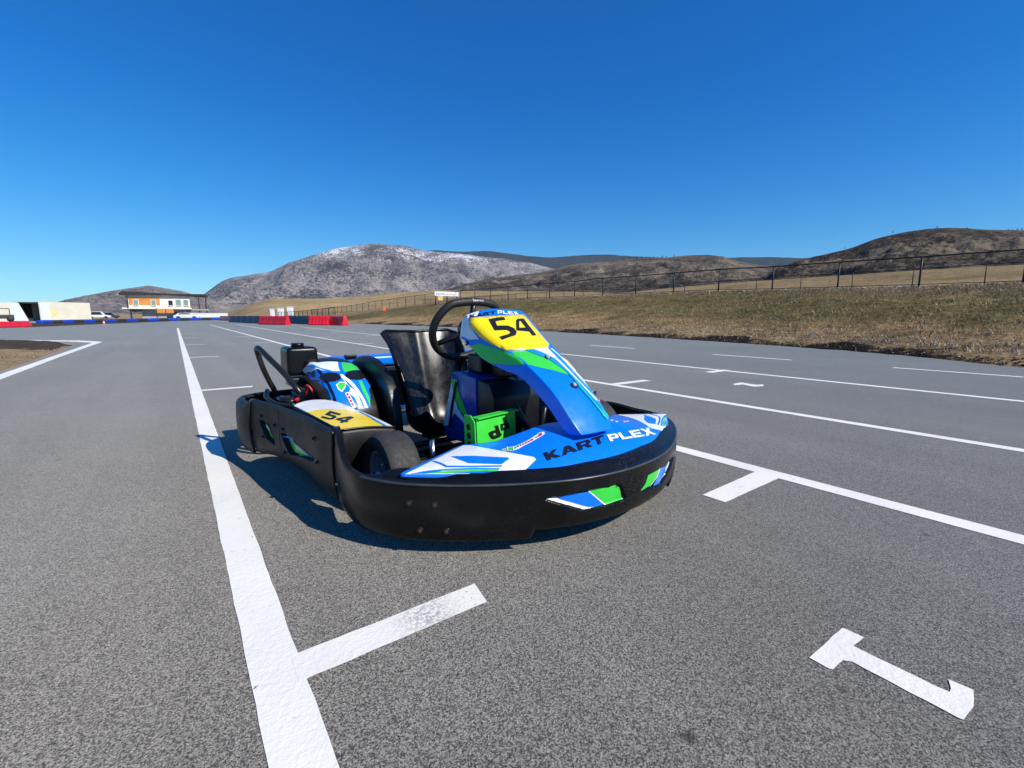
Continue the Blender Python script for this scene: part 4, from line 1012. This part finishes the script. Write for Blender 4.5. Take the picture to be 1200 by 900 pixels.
ktube('spark_lead', [(-.575, 1.42, .30), (-.58, 1.38, .36), (-.56, 1.36, .33), (-.55, 1.37, .27)], .005, M['red'], smooth_n=5)
kbox('rear_cover', (-.36, 1.66, .395), (.30, 1.80, .455), .02, M['blue'])
kbox('cover_latch', (-.30, 1.65, .448), (-.24, 1.69, .466), .004, M['black'])
kbox('rear_cover_base', (-.30, 1.68, .10), (.25, 1.78, .40), .02, M['black_gloss'])
# right-hand engine cover, mirrored
def cover_r(u, v): x, s, z = cover_f(u, v); return (-x, s, z)
ER = Surf(cover_r, -1, 1, 0, 1, (0, -.6, .8)); cr = ER.mesh('engine_cover', 40, 40, M['blue'], thick=.004)
decal('graphic', ER, [[(-.5, .15), (.1, .15), (.2, .9), (-.3, .95)]], M['white'], cr); decal('graphic', ER, [[(.15, .2), (.5, .2), (.55, .9), (.25, .9)]], M['green'], cr)
# ------------------------------------------------------------------ chain-link fences
M['fence'] = plain('black_vinyl_fence', (.012, .011, .011), .5, var=.2)
def mesh_mat():
    b = NB('chain_link'); w1 = b.n('TexWave', wave_type='BANDS', bands_direction='DIAGONAL'); w1.inputs['Scale'].default_value = 5; b.l(b.co(), w1.inputs['Vector'])
    tr = b.n('BsdfTransparent'); mx = b.n('MixShader'); mx.inputs[0].default_value = .16
    b.set(Base_Color=(.015, .014, .014), Roughness=.6); out = [n for n in b.t.nodes if n.type == 'OUTPUT_MATERIAL'][0]
    b.l(tr.outputs[0], mx.inputs[1]); b.l(b.b.outputs[0], mx.inputs[2]); b.l(mx.outputs[0], out.inputs[0]); return b.m
M['chain'] = mesh_mat()
def fence(label, X, ys, zb, h, r, dense, slope=0.0):
    root = empty('chain_link_fence', (X, ys[0], zb(ys[0]))); tag(root, label, 'fence')
    o0 = Vector(root.location)
    post = None
    for y in ys:
        z = zb(y); p = Vector((X + slope * (y - ys[0]), y, z)) - o0
        if post is None:
            post = tube('post', [(0, 0, -.3), (0, 0, h + .03)], r, M['fence'], root, 8); post.location = p
        else:
            q = post.copy(); C.objects.link(q); q.parent = root; q.location = p
    P = [Vector((X + slope * (y - ys[0]), y, zb(y))) - o0 for y in ys]
    for (nm, zz, rr) in (('top_rail', h, r * .8), ('bottom_wire', .06, r * .4)):
        tube(nm, [p + Vector((0, 0, zz)) for p in P], rr, M['fence'], root, 6)
    V = []; F = []
    for i, p in enumerate(P): V += [p + Vector((.004, 0, .05)), p + Vector((.004, 0, h))]
    for i in range(len(P) - 1): F.append((2 * i, 2 * i + 2, 2 * i + 3, 2 * i + 1))
    obj('chain_mesh', V, F, M['chain'], root, smooth=False)
    return root
k1 = FX / 30
fence('tall black chain-link fence along the crest of the bank', FX, [3.52 * k1 + 3.505 * k1 * (i - 2) for i in range(40)], lambda y: ground_z(FX, y) , 1.15, .036, 0)
fence('low black chain-link fence standing in the field behind the tall one', 35.6 * .944, [4.72 * 1.12 + 2.88 * (i - 2) for i in range(26)], lambda y: 2.25, 1.02, .026, 0)
fence('short dark fence in the dry field beside the far barriers', 19.0, [70 + 3.5 * i for i in range(14)], lambda y: ground_z(19, y), 1.15, .05, .45)

# ------------------------------------------------------------------ plastic track barriers
M['red_plastic'] = plain('red_polyethylene', (.62, .012, .03), .4, var=.15, vscale=3); M['navy_plastic'] = plain('navy_polyethylene', (.010, .009, .045), .5, var=.2, vscale=3)
M['blue_plastic'] = plain('blue_polyethylene', (.01, .06, .50), .4, var=.15, vscale=3); M['dark_plastic'] = plain('dark_grey_tyres', (.035, .036, .038), .6, var=.2, vscale=3)
def barrier_proto(L, mat):
    root = empty('track_barrier')
    prof = [(-.24, 0), (-.24, .12), (-.15, .34), (-.11, .62), (-.06, .66), (.06, .66), (.11, .62), (.15, .34), (.24, .12), (.24, 0)]
    body = prism('body', prof, 'x', -L / 2, L / 2, mat, root, .015)
    for k in range(3):
        x = -L / 2 + L * (k + .5) / 3
        prism('rib', [(-.252, .03), (-.252, .12), (-.165, .34), (-.125, .60), (.125, .60), (.165, .34), (.252, .12), (.252, .03)], 'x', x - .07, x + .07, mat, root, .01)
    tube('filler_cap', [(0, 0, .65), (0, 0, .69)], .05, mat, root, 10)
    return root
def copy_tree(o, parent=None):
    c = o.copy(); C.objects.link(c); c.parent = parent
    for ch in o.children: copy_tree(ch, c)
    return c
protos = {}
def barrier(px, py, px2, py2, mat, label, n, group, hz=1.0):
    a, b = gnd(px, py), gnd(px2, py2); L = (b - a).length / n; d = (b - a).normalized()
    for i in range(n):
        key = (mat, round(L, 2))
        if key not in protos: r_ = protos[key] = barrier_proto(L * .985, M[mat])
        else: r_ = copy_tree(protos[key])
        r_.location = a + d * L * (i + .5); r_.rotation_euler = (0, 0, math.atan2(d.y, d.x)); r_.scale = (1, 1, hz); tag(r_, label, 'barrier', group)
barrier(386, 381.0, 405, 381.6, 'red_plastic', 'red plastic barrier at the open end of the navy row', 2, 'red barriers ending the navy row')
barrier(363, 381.2, 386, 381.2, 'red_plastic', 'red plastic barrier joined between navy row and red end', 2, 'red barriers joining the navy row')
barrier(339, 379.0, 366, 380.2, 'navy_plastic', 'navy plastic barrier between two runs of red barriers', 5, 'navy barriers between red runs')
barrier(306, 380.4, 338, 380.8, 'red_plastic', 'red plastic barrier in the run between two navy runs', 4, 'red barriers between navy runs')
barrier(271, 377.4, 306, 379.2, 'navy_plastic', 'navy plastic barrier nearest the two-storey building', 5, 'navy barriers towards the building')
barrier(259, 375.2, 271, 376.0, 'red_plastic', 'single far red barrier ending the long blue and grey row', 1, 'far red barrier')
barrier(-26, 384.6, 33, 382.9, 'red_plastic', 'red barrier in the line before the white container', 6, 'red barriers before the container', .5)
# low blue / dark row along the far side
N = 17; A0, A1 = (46, 379.8), (259, 374.9)
inv0, inv1 = 1 / (A0[1] - 369), 1 / (A1[1] - 369)
g0, g1 = gnd(*A0), gnd(*A1); L = 1.0
def rail_proto(mat, L):
    root = empty('track_barrier'); prism('body', [(-.22, 0), (-.25, .15), (-.22, .42), (-.12, .5), (.12, .5), (.22, .42), (.25, .15), (.22, 0)], 'x', -L / 2, L / 2, mat, root, .03)
    prism('belt', [(-.262, .20), (-.262, .30), (.262, .30), (.262, .20)], 'x', -L / 2 + .05, L / 2 - .05, mat, root, .01); return root
rp_ = {}
for i in range(N):
    m = 'blue_plastic' if i % 2 == 0 else 'dark_plastic'
    r_ = copy_tree(rp_[m]) if m in rp_ else rp_.setdefault(m, rail_proto(M[m], 1.0))
    q0, q1 = (gnd(A0[0] + (A1[0] - A0[0]) * t, A0[1] + (A1[1] - A0[1]) * t) for t in (i / N, (i + 1) / N)); dn_ = q1 - q0
    r_.location = (q0 + q1) / 2; r_.rotation_euler = (0, 0, math.atan2(dn_.y, dn_.x)); r_.scale = (dn_.length * .99, 1, .62 + .25 * i / N)
    tag(r_, 'low blue barrier block in the long far row of alternating colours' if i % 2 == 0 else 'low dark grey barrier block in the long far row of alternating colours', 'barrier', 'blue blocks of the far row' if i % 2 == 0 else 'dark blocks of the far row')
# traffic cone
cp = gnd(122, 380.2); M['orange'] = plain('orange_cone_plastic', (.75, .10, .02), .5)
cone = empty('traffic_cone', cp); cone.scale = (.65, .65, .65); tag(cone, 'small orange traffic cone before the blue and grey barrier row', 'cone')
def lathe_z(name, prof, mat, parent, seg=20):
    V = []; F = []; n = len(prof)
    for k in range(seg):
        a = 2 * math.pi * k / seg
        for r_, z in prof: V.append((r_ * math.cos(a), r_ * math.sin(a), z))
    for k in range(seg):
        for i in range(n - 1): F.append((k * n + i, ((k + 1) % seg) * n + i, ((k + 1) % seg) * n + i + 1, k * n + i + 1))
    return obj(name, V, F, mat, parent)
lathe_z('cone_body', [(.15, .03), (.03, .5), (0, .5)], M['orange'], cone); prism('base', [(-.2, -.2), (.2, -.2), (.2, .2), (-.2, .2)], 'z', 0, .035, M['orange'], cone, .01); lathe_z('band', [(.108, .22), (.075, .33)], plain('white_band', (.8, .8, .8), .5), cone)
# orange marker on the far bank
mp = at_depth(450, 358, 55); mk_ = empty('marker_post', (mp.x, mp.y, ground_z(mp.x, mp.y))); tag(mk_, 'small orange marker board on the dry grass bank by the fence', 'marker')
prism('board', [(-.14, .05), (.14, .05), (.14, .48), (-.14, .48)], 'y', -.02, .02, M['orange'], mk_, .005); tube('stake', [(0, .04, -.2), (0, .04, .4)], .025, M['fence'], mk_, 6)

# ------------------------------------------------------------------ white containers on the left
M['cream'] = plain('cream_painted_steel', (.62, .58, .48), .55, var=.08, vscale=1); M['pale'] = plain('pale_grey_steel', (.62, .65, .68), .5, var=.08, vscale=1); M['dark_in'] = plain('dark_interior', (.02, .02, .02), .8)
def container(label, pA, pB, h, depth, mat, cat='container', back=True):
    # pA, pB: ground ends of the long side facing the track
    d = pB - pA; L = d.length; d.normalize(); root = empty('shipping_container', pA, math.atan2(d.y, d.x)); tag(root, label, cat)
    prism('shell_side', [(0, 0), (L, 0), (L, h), (0, h)], 'y', 0, .05, mat, root)
    n = int(L / .28)
    V = []; F = []
    for i in range(n):                                # pressed corrugation of the side wall
        x = .08 + (L - .16) * i / n; w_ = (L - .16) / n
        bm_v = [(x, 0), (x + w_ * .2, -.010), (x + w_ * .5, -.010), (x + w_ * .7, 0)]
        b = len(V)
        for q in bm_v: V += [(q[0], q[1] - .002, .15), (q[0], q[1] - .002, h - .12)]
        for j in range(3): F.append((b + 2 * j, b + 2 * j + 2, b + 2 * j + 3, b + 2 * j + 1))
    obj('corrugation', V, F, mat, root, smooth=False)
    prism('roof', [(0, .0), (L, .0), (L, depth), (0, depth)], 'z', h, h + .06, mat, root)
    prism('rear_side', [(0, 0), (L, 0), (L, h), (0, h)], 'y', depth - .05, depth, mat, root)
    prism('floor', [(0, .05), (L, .05), (L, depth - .05), (0, depth - .05)], 'z', 0.0, .12, M['dark_in'], root)
    prism('end_wall', [(.05, .0), (depth - .05, .0), (depth - .05, h), (.05, h)], 'x', L - .05, L - .002, mat, root)
    return root, L
D1 = 84
a1 = at_depth(47, 370, D1); a1.z = 0; b1 = at_depth(107, 370, D1 * 1.02); b1.z = 0
ct, cl = container('cream shipping container with open dark end and yellow paint splash', a1, b1, 2.35, 2.6, M['cream'])
spl = [(1.1 + .55 * math.cos(t) * (1 + .5 * math.sin(5 * t)), 1.05 + .5 * math.sin(t) * (1 + .4 * math.cos(3 * t))) for t in np.linspace(0, 6.28, 30)[:-1]]
obj('paint_splash', [(x, -.045, z) for x, z in spl], [tuple(range(len(spl)))[::-1]], plain('yellow_splash', (.80, .62, .20), .6), ct, smooth=False)
pu = cl / 60
prism('door_leaf', [(-12.5 * pu, .05), (-31 * pu, .05), (-33 * pu, 2.3), (-21 * pu, 2.3)], 'y', .02, .07, M['pale'], ct)
prism('inner_dark', [(-21 * pu, .0), (0, .0), (0, 2.2), (-21 * pu, 2.2)], 'y', 2.2, 2.3, M['dark_in'], ct); prism('lintel', [(-21 * pu, 2.2), (0, 2.2), (0, 2.36), (-21 * pu, 2.36)], 'y', .0, 2.5, M['dark_in'], ct)
prism('end_frame', [(0.06, .15), (1.0, .15), (1.0, 2.2), (.06, 2.2)], 'y', -.055, -.042, M['pale'], ct)
a2 = at_depth(-30, 370, D1 * .98); a2.z = 0; b2 = at_depth(13, 370, D1 * .985); b2.z = 0
container('plain cream shipping container beside the one with the open end', a2, b2, 2.2, 2.6, M['cream'])
# tractor-like dark machine parked before the plain container
mt = at_depth(3, 372, D1 * .93); mt.z = 0; mach = empty('parked_machine', mt, R_(10)); tag(mach, 'small dark utility vehicle parked before the plain cream container', 'vehicle')
rbox('body', (-.9, -.5, .35), (.9, .5, .8), .06, M['dark_plastic'], mach); rbox('cab_roof', (-.5, -.5, 1.45), (.6, .5, 1.52), .02, M['dark_plastic'], mach)
for x in (-.5, .6):
    for y in (-.45, .45): tube('roof_post', [(x, y, .78), (x, y, 1.46)], .03, M['dark_plastic'], mach, 6)
for x in (-.6, .6):
    for y in (-.5, .5): tube('wheel', [(x, y - .1, .3), (x, y + .1, .3)], .3, M['rubber'], mach, 16)

# ------------------------------------------------------------------ two-storey clubhouse
M['wall_white'] = plain('off_white_cladding', (.80, .76, .66), .6, var=.05, vscale=.6); M['wall_orange'] = plain('orange_timber_cladding', (.62, .26, .05), .55, var=.15, vscale=.8); M['roof'] = plain('dark_roof_metal', (.03, .02, .018), .85, var=.1, vscale=.5)
M['wall_grey'] = plain('grey_block_wall', (.32, .32, .33), .7, var=.1, vscale=.6); M['window'] = plain('window_glass', (.20, .28, .27), .08, var=.1, vscale=.3); M['win_dark'] = plain('dark_glass_pane', (.015, .016, .018), .08)
DB = 118.0
bA = at_depth(152, 370, DB); bA.z = 0; bB = at_depth(224, 370, DB * 1.0); bB.z = 0
dv = bB - bA; BLn = dv.length; club = empty('clubhouse', bA, math.atan2(dv.y, dv.x)); tag(club, 'two-storey clubhouse with orange and cream cladding under an overhanging dark roof', 'building')
pxm = BLn / (224 - 152)
def bz(py): return EYE + (370 - py) / FPX * DB * math.cos(R_(35.96 + 1))
zc = lambda py: EYE + (369.5 - py) * DB * .80 / FPX
BX = lambda px: (px - 152) * pxm
z2, z1 = zc(347), zc(360.5)
prism('upper_wall', [(0, z1), (BLn, z1), (BLn, z2), (0, z2)], 'y', 0, 9, M['wall_white'], club)
prism('orange_cladding', [(BX(153), zc(357.5)), (BX(188), zc(357.5)), (BX(188), zc(349.5)), (BX(153), zc(349.5))], 'y', -.06, -.004, M['wall_orange'], club)
n_planks = 7; zz0, zz1 = zc(357.5), zc(349.5)
for i in range(n_planks): prism('plank', [(BX(153) + .02, zz0 + (zz1 - zz0) * i / n_planks + .02), (BX(188) - .02, zz0 + (zz1 - zz0) * i / n_planks + .02), (BX(188) - .02, zz0 + (zz1 - zz0) * (i + 1) / n_planks - .02), (BX(153) + .02, zz0 + (zz1 - zz0) * (i + 1) / n_planks - .02)], 'y', -.085, -.062, M['wall_orange'], club)
for px0, px1, y0, y1, m in ((158, 163, 352, 357.5, 'window'), (178, 183, 352, 357.5, 'window'), (198, 203, 352, 357.5, 'win_dark'), (207, 213, 351, 357.5, 'window'), (216.5, 222, 351, 357.5, 'window')):
    fr = prism('window', [(BX(px0) - .08, zc(y1) - .08), (BX(px1) + .08, zc(y1) - .08), (BX(px1) + .08, zc(y0) + .08), (BX(px0) - .08, zc(y0) + .08)], 'y', -.13, -.09, M['wall_white'], club)
    prism('pane', [(BX(px0), zc(y1)), (BX(px1), zc(y1)), (BX(px1), zc(y0)), (BX(px0), zc(y0))], 'y', -.15, -.132, M[m], fr)
    prism('sill', [(BX(px0) - .12, zc(y1) - .14), (BX(px1) + .12, zc(y1) - .14), (BX(px1) + .12, zc(y1) - .08), (BX(px0) - .12, zc(y1) - .08)], 'y', -.24, -.10, M['wall_grey'], fr)
prism('lower_wall', [(BX(166), 0), (BLn, 0), (BLn, z1), (BX(166), z1)], 'y', .6, 8.6, M['wall_grey'], club)
prism('floor_slab', [(BX(145), z1 - .25), (BLn + .2, z1 - .25), (BLn + .2, z1), (BX(145), z1)], 'y', -1.0, 9, M['wall_white'], club)
prism('column', [(BX(153), 0), (BX(155), 0), (BX(155), z1 - .25), (BX(153), z1 - .25)], 'y', -.6, -.2, M['roof'], club)
prism('dark_glazing', [(BX(155), zc(365)), (BX(166), zc(365)), (BX(166), z1 - .25), (BX(155), z1 - .25)], 'y', .6, .8, M['win_dark'], club)
prism('side_column', [(BX(151), z1), (BX(152.5), z1), (BX(152.5), z2), (BX(151), z2)], 'y', -1.2, -.9, M['roof'], club)
# mono-pitch roof overhanging to the right
rV = [(BX(143), -.7, z2 - .02), (BX(243), -.7, z2 + .15), (BX(252), 9, z2 + .15), (BX(143), 11, z2 + .9)]
V = [Vector(v) for v in rV] + [Vector(v) + Vector((0, 0, .38)) for v in rV]
obj('roof', V, [(3, 2, 1, 0), (4, 5, 6, 7), (0, 1, 5, 4), (1, 2, 6, 5), (2, 3, 7, 6), (3, 0, 4, 7)], M['roof'], club, smooth=False)
prism('side_glazing', [(.5, z1 + .2), (4, z1 + .2), (4, z2 - .4), (.5, z2 - .4)], 'x', BLn, BLn + .06, M['win_dark'], club)
for px0 in (235, 244): tube('porch_post', [(BX(px0), -.8, 0), (BX(px0), -.8, z2 + .1)], .10, M['roof'], club, 8)
prism('deck', [(BX(225), z1 - .5), (BX(247), z1 - .5), (BX(247), z1 - .2), (BX(225), z1 - .2)], 'y', -1.0, 8, M['wall_grey'], club)
for i in range(7): tube('deck_rail_post', [(BX(226 + 3.4 * i), -.9, z1 - .2), (BX(226 + 3.4 * i), -.9, z1 + .9)], .04, M['roof'], club, 6)
# white retaining steps to the right of the clubhouse
st = at_depth(222, 370, 112); st.z = 0; sw_ = empty('retaining_wall', st, math.atan2(dv.y, dv.x)); tag(sw_, 'pale concrete retaining wall in front of the grassy slope by the clubhouse', 'wall')
rbox('wall_block', (0, 0, 0), (6.5, .4, 1.1), .03, M['pale'], sw_); rbox('wall_cap', (-.1, -.05, 1.102), (6.6, .45, 1.2), .02, M['wall_white'], sw_)
# two orange crates on a dark rack
cr_ = at_depth(184, 370, 96); cr_.z = 0; px2 = 96 / DB * pxm
rack = empty('storage_rack', cr_, math.atan2(dv.y, dv.x)); tag(rack, 'dark steel rack holding two orange crates before the clubhouse', 'rack')
Wd = 21 * px2
for x in (0, Wd):
    for y in (0, 1.0): tube('post', [(x, y, 0), (x, y, 1.9)], .05, M['fence'], rack, 6)
rbox('shelf', (-.05, -.05, 1.02), (Wd + .05, 1.05, 1.08), .01, M['fence'], rack)
for i in range(2):
    c_ = rbox('crate', (0, 0, 0), (Wd * .46, .9, .75), .03, plain('orange_crate', (.62, .22, .05), .6, vscale=2), None); c_.location = rack.matrix_world @ Vector((0, 0, 0)) + Vector((0, 0, 1.082)) + (dv.normalized() * (Wd * (.02 + .5 * i)))
    c_.rotation_euler = (0, 0, math.atan2(dv.y, dv.x)); c_.location = Vector(cr_) + dv.normalized() * (Wd * (.02 + .5 * i)) + Vector((-dv.normalized().y * .05, dv.normalized().x * .05, 1.084))
    tag(c_, ('orange crate on the dark rack, on the side of the grey lower wall', 'orange crate on the dark rack, on the side of the parked cars')[i], 'crate', 'orange crates on the rack')
# white car and other parked vehicles
def car(loc, rz, label, colour, L=4.3, w_=1.75, h=1.45, group=None):
    root = empty('parked_car', loc, rz); tag(root, label, 'car', group)
    pr = [(-L/2, .28), (-L/2, .72), (-L*.42, .82), (-L*.30, h*.98), (L*.12, h), (L*.27, .88), (L*.48, .74), (L/2, .62), (L/2, .28)]
    prism('body', pr, 'y', -w_/2, w_/2, M[colour], root, .05)
    for y in (-w_/2 - .006, w_/2 + .006):
        prism('side_window', [(-L*.30, .90), (-L*.26, h*.93), (L*.10, h*.94), (L*.20, .90)], 'y', y - .006, y + .006, M['win_dark'], root)
    for x in (-L*.31, L*.31):
        for y in (-w_/2 + .08, w_/2 - .08): tube('wheel', [(x, y - .11, .31), (x, y + .11, .31)], .31, M['rubber'], root, 18)
    for y in (-.55, .55): rbox('headlight', (L/2 - .02, y - .15, .55), (L/2 + .015, y + .15, .66), .01, M['pale'], root)
    return root
def flat(px, d): q = at_depth(px, 371, d); return Vector((q.x, q.y, max(0, ground_z(q.x, q.y) + .03)))
M['white_paint'] = plain('white_car_paint', (.75, .76, .77), .25, coat=.5, var=.03); M['dark_paint'] = plain('dark_car_paint', (.03, .04, .04), .25, coat=.5, var=.1)
car(flat(219, 92), R_(-6), 'pale low car parked before the clubhouse steps', 'pale', 3.4, h=1.15)
car(flat(213, 104), R_(-6), 'dark car parked behind the pale low car at the clubhouse', 'dark_paint', 4.2)
car(flat(116, 150), R_(-2), 'pale grey van-like car parked between the container and clubhouse', 'pale', 4.4, h=1.7)
car(flat(128, 160), R_(-2), 'dark car parked beyond the containers', 'dark_paint', 4.4)
# white cabins in the far field
for i, (px, pw) in enumerate(((319, 5), (329, 7), (340, 7))):
    dd = 118; q = at_depth(px, 362, dd); zq = ground_z(q.x, q.y); sc = dd / FPX * .85
    cb = empty('site_cabin', (q.x, q.y, zq), R_(-12)); tag(cb, ('narrow white site cabin in the dry field beside the long black fence', 'middle white site cabin between two others in the dry field', 'white site cabin with grey roof edge, last in the far row')[i], 'cabin')
    rbox('wall', (-pw * sc / 2, -1, 0), (pw * sc / 2, 1, 1.9), .03, M['white_paint'], cb); rbox('roof', (-pw * sc / 2 - .1, -1.1, 1.902), (pw * sc / 2 + .1, 1.1, 2.02), .02, M['pale'], cb); rbox('door', (-.4, -1.03, .05), (.35, -1.003, 1.7), .004, M['pale'], cb)
# banner on the fence line
q = at_depth(511, 349, 40); 
sy0 = ray(523, 350); SYY = sy0.y * (FX - 1.2) / sy0.x
def on_fence(px): d = ray(px, 350); t = SYY / d.y; return Vector((d.x * t, SYY, 0))
bb, ba = on_fence(537.5), on_fence(509.5); zf_ = fence_z(ba.y)
# roadside board: white panel with blue and purple print
M['bannerw'] = plain('white_banner', (.78, .79, .82), .5, var=.04)
dvb = (bb - ba); bl = dvb.length; sign = empty('track_sign', (ba.x, ba.y, ground_z(ba.x, ba.y)), math.atan2(dvb.y, dvb.x)); tag(sign, 'long white sign board with small print on posts by the fence', 'sign')
def zpx(px, py, P): d = ray(px, py); t = math.hypot(P.x, P.y) / math.hypot(d.x, d.y); return EYE + d.z * t - ground_z(ba.x, ba.y)
zt_, zb2 = zpx(525, 342, ba.lerp(bb, .5)), zpx(525, 347, ba.lerp(bb, .5))
prism('panel', [(0, zb2), (bl, zb2), (bl, zt_), (0, zt_)], 'y', 0, .06, M['bannerw'], sign, .01)
for x in (.15, bl * .5, bl - .15): tube('post', [(x, .12, -.3), (x, .12, zt_ - .05)], .05, M['fence'], sign, 6)
pk = [plain('purple_print', (.30, .22, .45), .5), plain('blue_print', (.12, .16, .40), .5), plain('grey_print', (.35, .36, .42), .5)]
for i in range(9):
    x = bl * (.06 + .085 * i); prism('print', [(x, zb2 + (zt_ - zb2) * .3), (x + bl * .05, zb2 + (zt_ - zb2) * .3), (x + bl * .05, zb2 + (zt_ - zb2) * (.65 + .1 * (i % 2))), (x, zb2 + (zt_ - zb2) * .62)], 'y', -.010, -.004, pk[2 if i > 3 else i % 2], sign)
prism('footer', [(bl * .14, zb2 - .45), (bl * .32, zb2 - .45), (bl * .34, zb2 - .02), (bl * .12, zb2 - .02)], 'y', 0.0, .05, plain('straw_panel', (.60, .45, .2), .6), sign)

# ------------------------------------------------------------------ scattered pines on the hills
M['needle'] = plain('pine_needles', (.020, .030, .018), .9, var=.4, vscale=.6); M['bark'] = plain('pine_bark', (.05, .04, .03), .9)
def pine_proto(seed):
    rnd = random.Random(seed); root = empty('pine_tree'); tube('trunk', [(0, 0, -.5), (0, 0, 6)], lambda t: .16 * (1 - .8 * t), M['bark'], root, 6)
    V = []; F = []
    for k in range(220):
        t = rnd.random() ** .8; z = 1.0 + 5.4 * t; rad = (1.7 * (1 - t) + .15) * rnd.uniform(.25, 1); a = rnd.uniform(0, 6.283); b = len(V)
        c = Vector((rad * math.cos(a), rad * math.sin(a), z - rad * .25)); e1 = Vector((rnd.uniform(-1, 1), rnd.uniform(-1, 1), rnd.uniform(-.4, .4))) * .45; e2 = Vector((rnd.uniform(-1, 1), rnd.uniform(-1, 1), rnd.uniform(-.6, .6))) * .40
        V += [c + e1, c - e1 * .6 + e2, c - e2]; F.append((b, b + 1, b + 2))
    obj('crown', V, F, M['needle'], root, smooth=False); return root
pines = [pine_proto(s) for s in (1, 2, 3)]; used = [False] * 3
def pine(px, D, prof_y, sc, label, group):
    k = random.randrange(3); p = at_depth(px, prof_y, D)
    r_ = copy_tree(pines[k]) if used[k] else pines[k]; used[k] = True
    r_.location = (p.x, p.y, p.z - 1.0 * sc); r_.scale = (sc, sc, sc); r_.rotation_euler = (0, 0, random.uniform(0, 6)); tag(r_, label, 'tree', group)
for px, y in ((990, 291.5), (1046, 273.2), (1098, 268.2), (1133, 270), (1136, 270.2), (1182, 271.2), (1186, 271.3), (1192, 271.4), (1197, 271.4), (1180, 271.2)): pine(px, 619, y, random.uniform(.35, .6), 'small dark pine on the skyline of the round brown hill', 'pines on the round hill')
for px, y in ((731, 304.6), (738, 304), (742, 303.8), (746, 303.4), (752, 303), (756, 303), (761, 303), (766, 302.8), (770, 302.7), (776, 302.4), (781, 302), (790, 301), (846, 302.6), (866, 307.6), (869, 308)): pine(px, 1498, y, random.uniform(1.1, 1.7), 'small dark pine on the crest of the low scrub hill', 'pines on the scrub hill')

# ------------------------------------------------------------------ thin valley haze round everything
hm = bpy.data.materials.new('thin_haze'); hm.use_nodes = True; hn = hm.node_tree
for n_ in list(hn.nodes):
    if n_.type == 'BSDF_PRINCIPLED': hn.nodes.remove(n_)
pv = hn.nodes.new('ShaderNodeVolumePrincipled'); pv.inputs['Color'].default_value = (.62, .78, 1, 1); pv.inputs['Density'].default_value = 1.7e-5; pv.inputs['Anisotropy'].default_value = 0.0
hn.links.new(pv.outputs[0], [n_ for n_ in hn.nodes if n_.type == 'OUTPUT_MATERIAL'][0].inputs['Volume'])
hz = obj('haze', [(x, y, z) for x in (-15000, 15000) for y in (-15000, 15000) for z in (-120, 1500)], [(0, 1, 3, 2), (4, 6, 7, 5), (0, 4, 5, 1), (2, 3, 7, 6), (0, 2, 6, 4), (1, 5, 7, 3)], None, smooth=False, mats=[hm])
tag(hz, 'thin bluish haze over the whole valley and mountains', 'haze', kind='stuff')
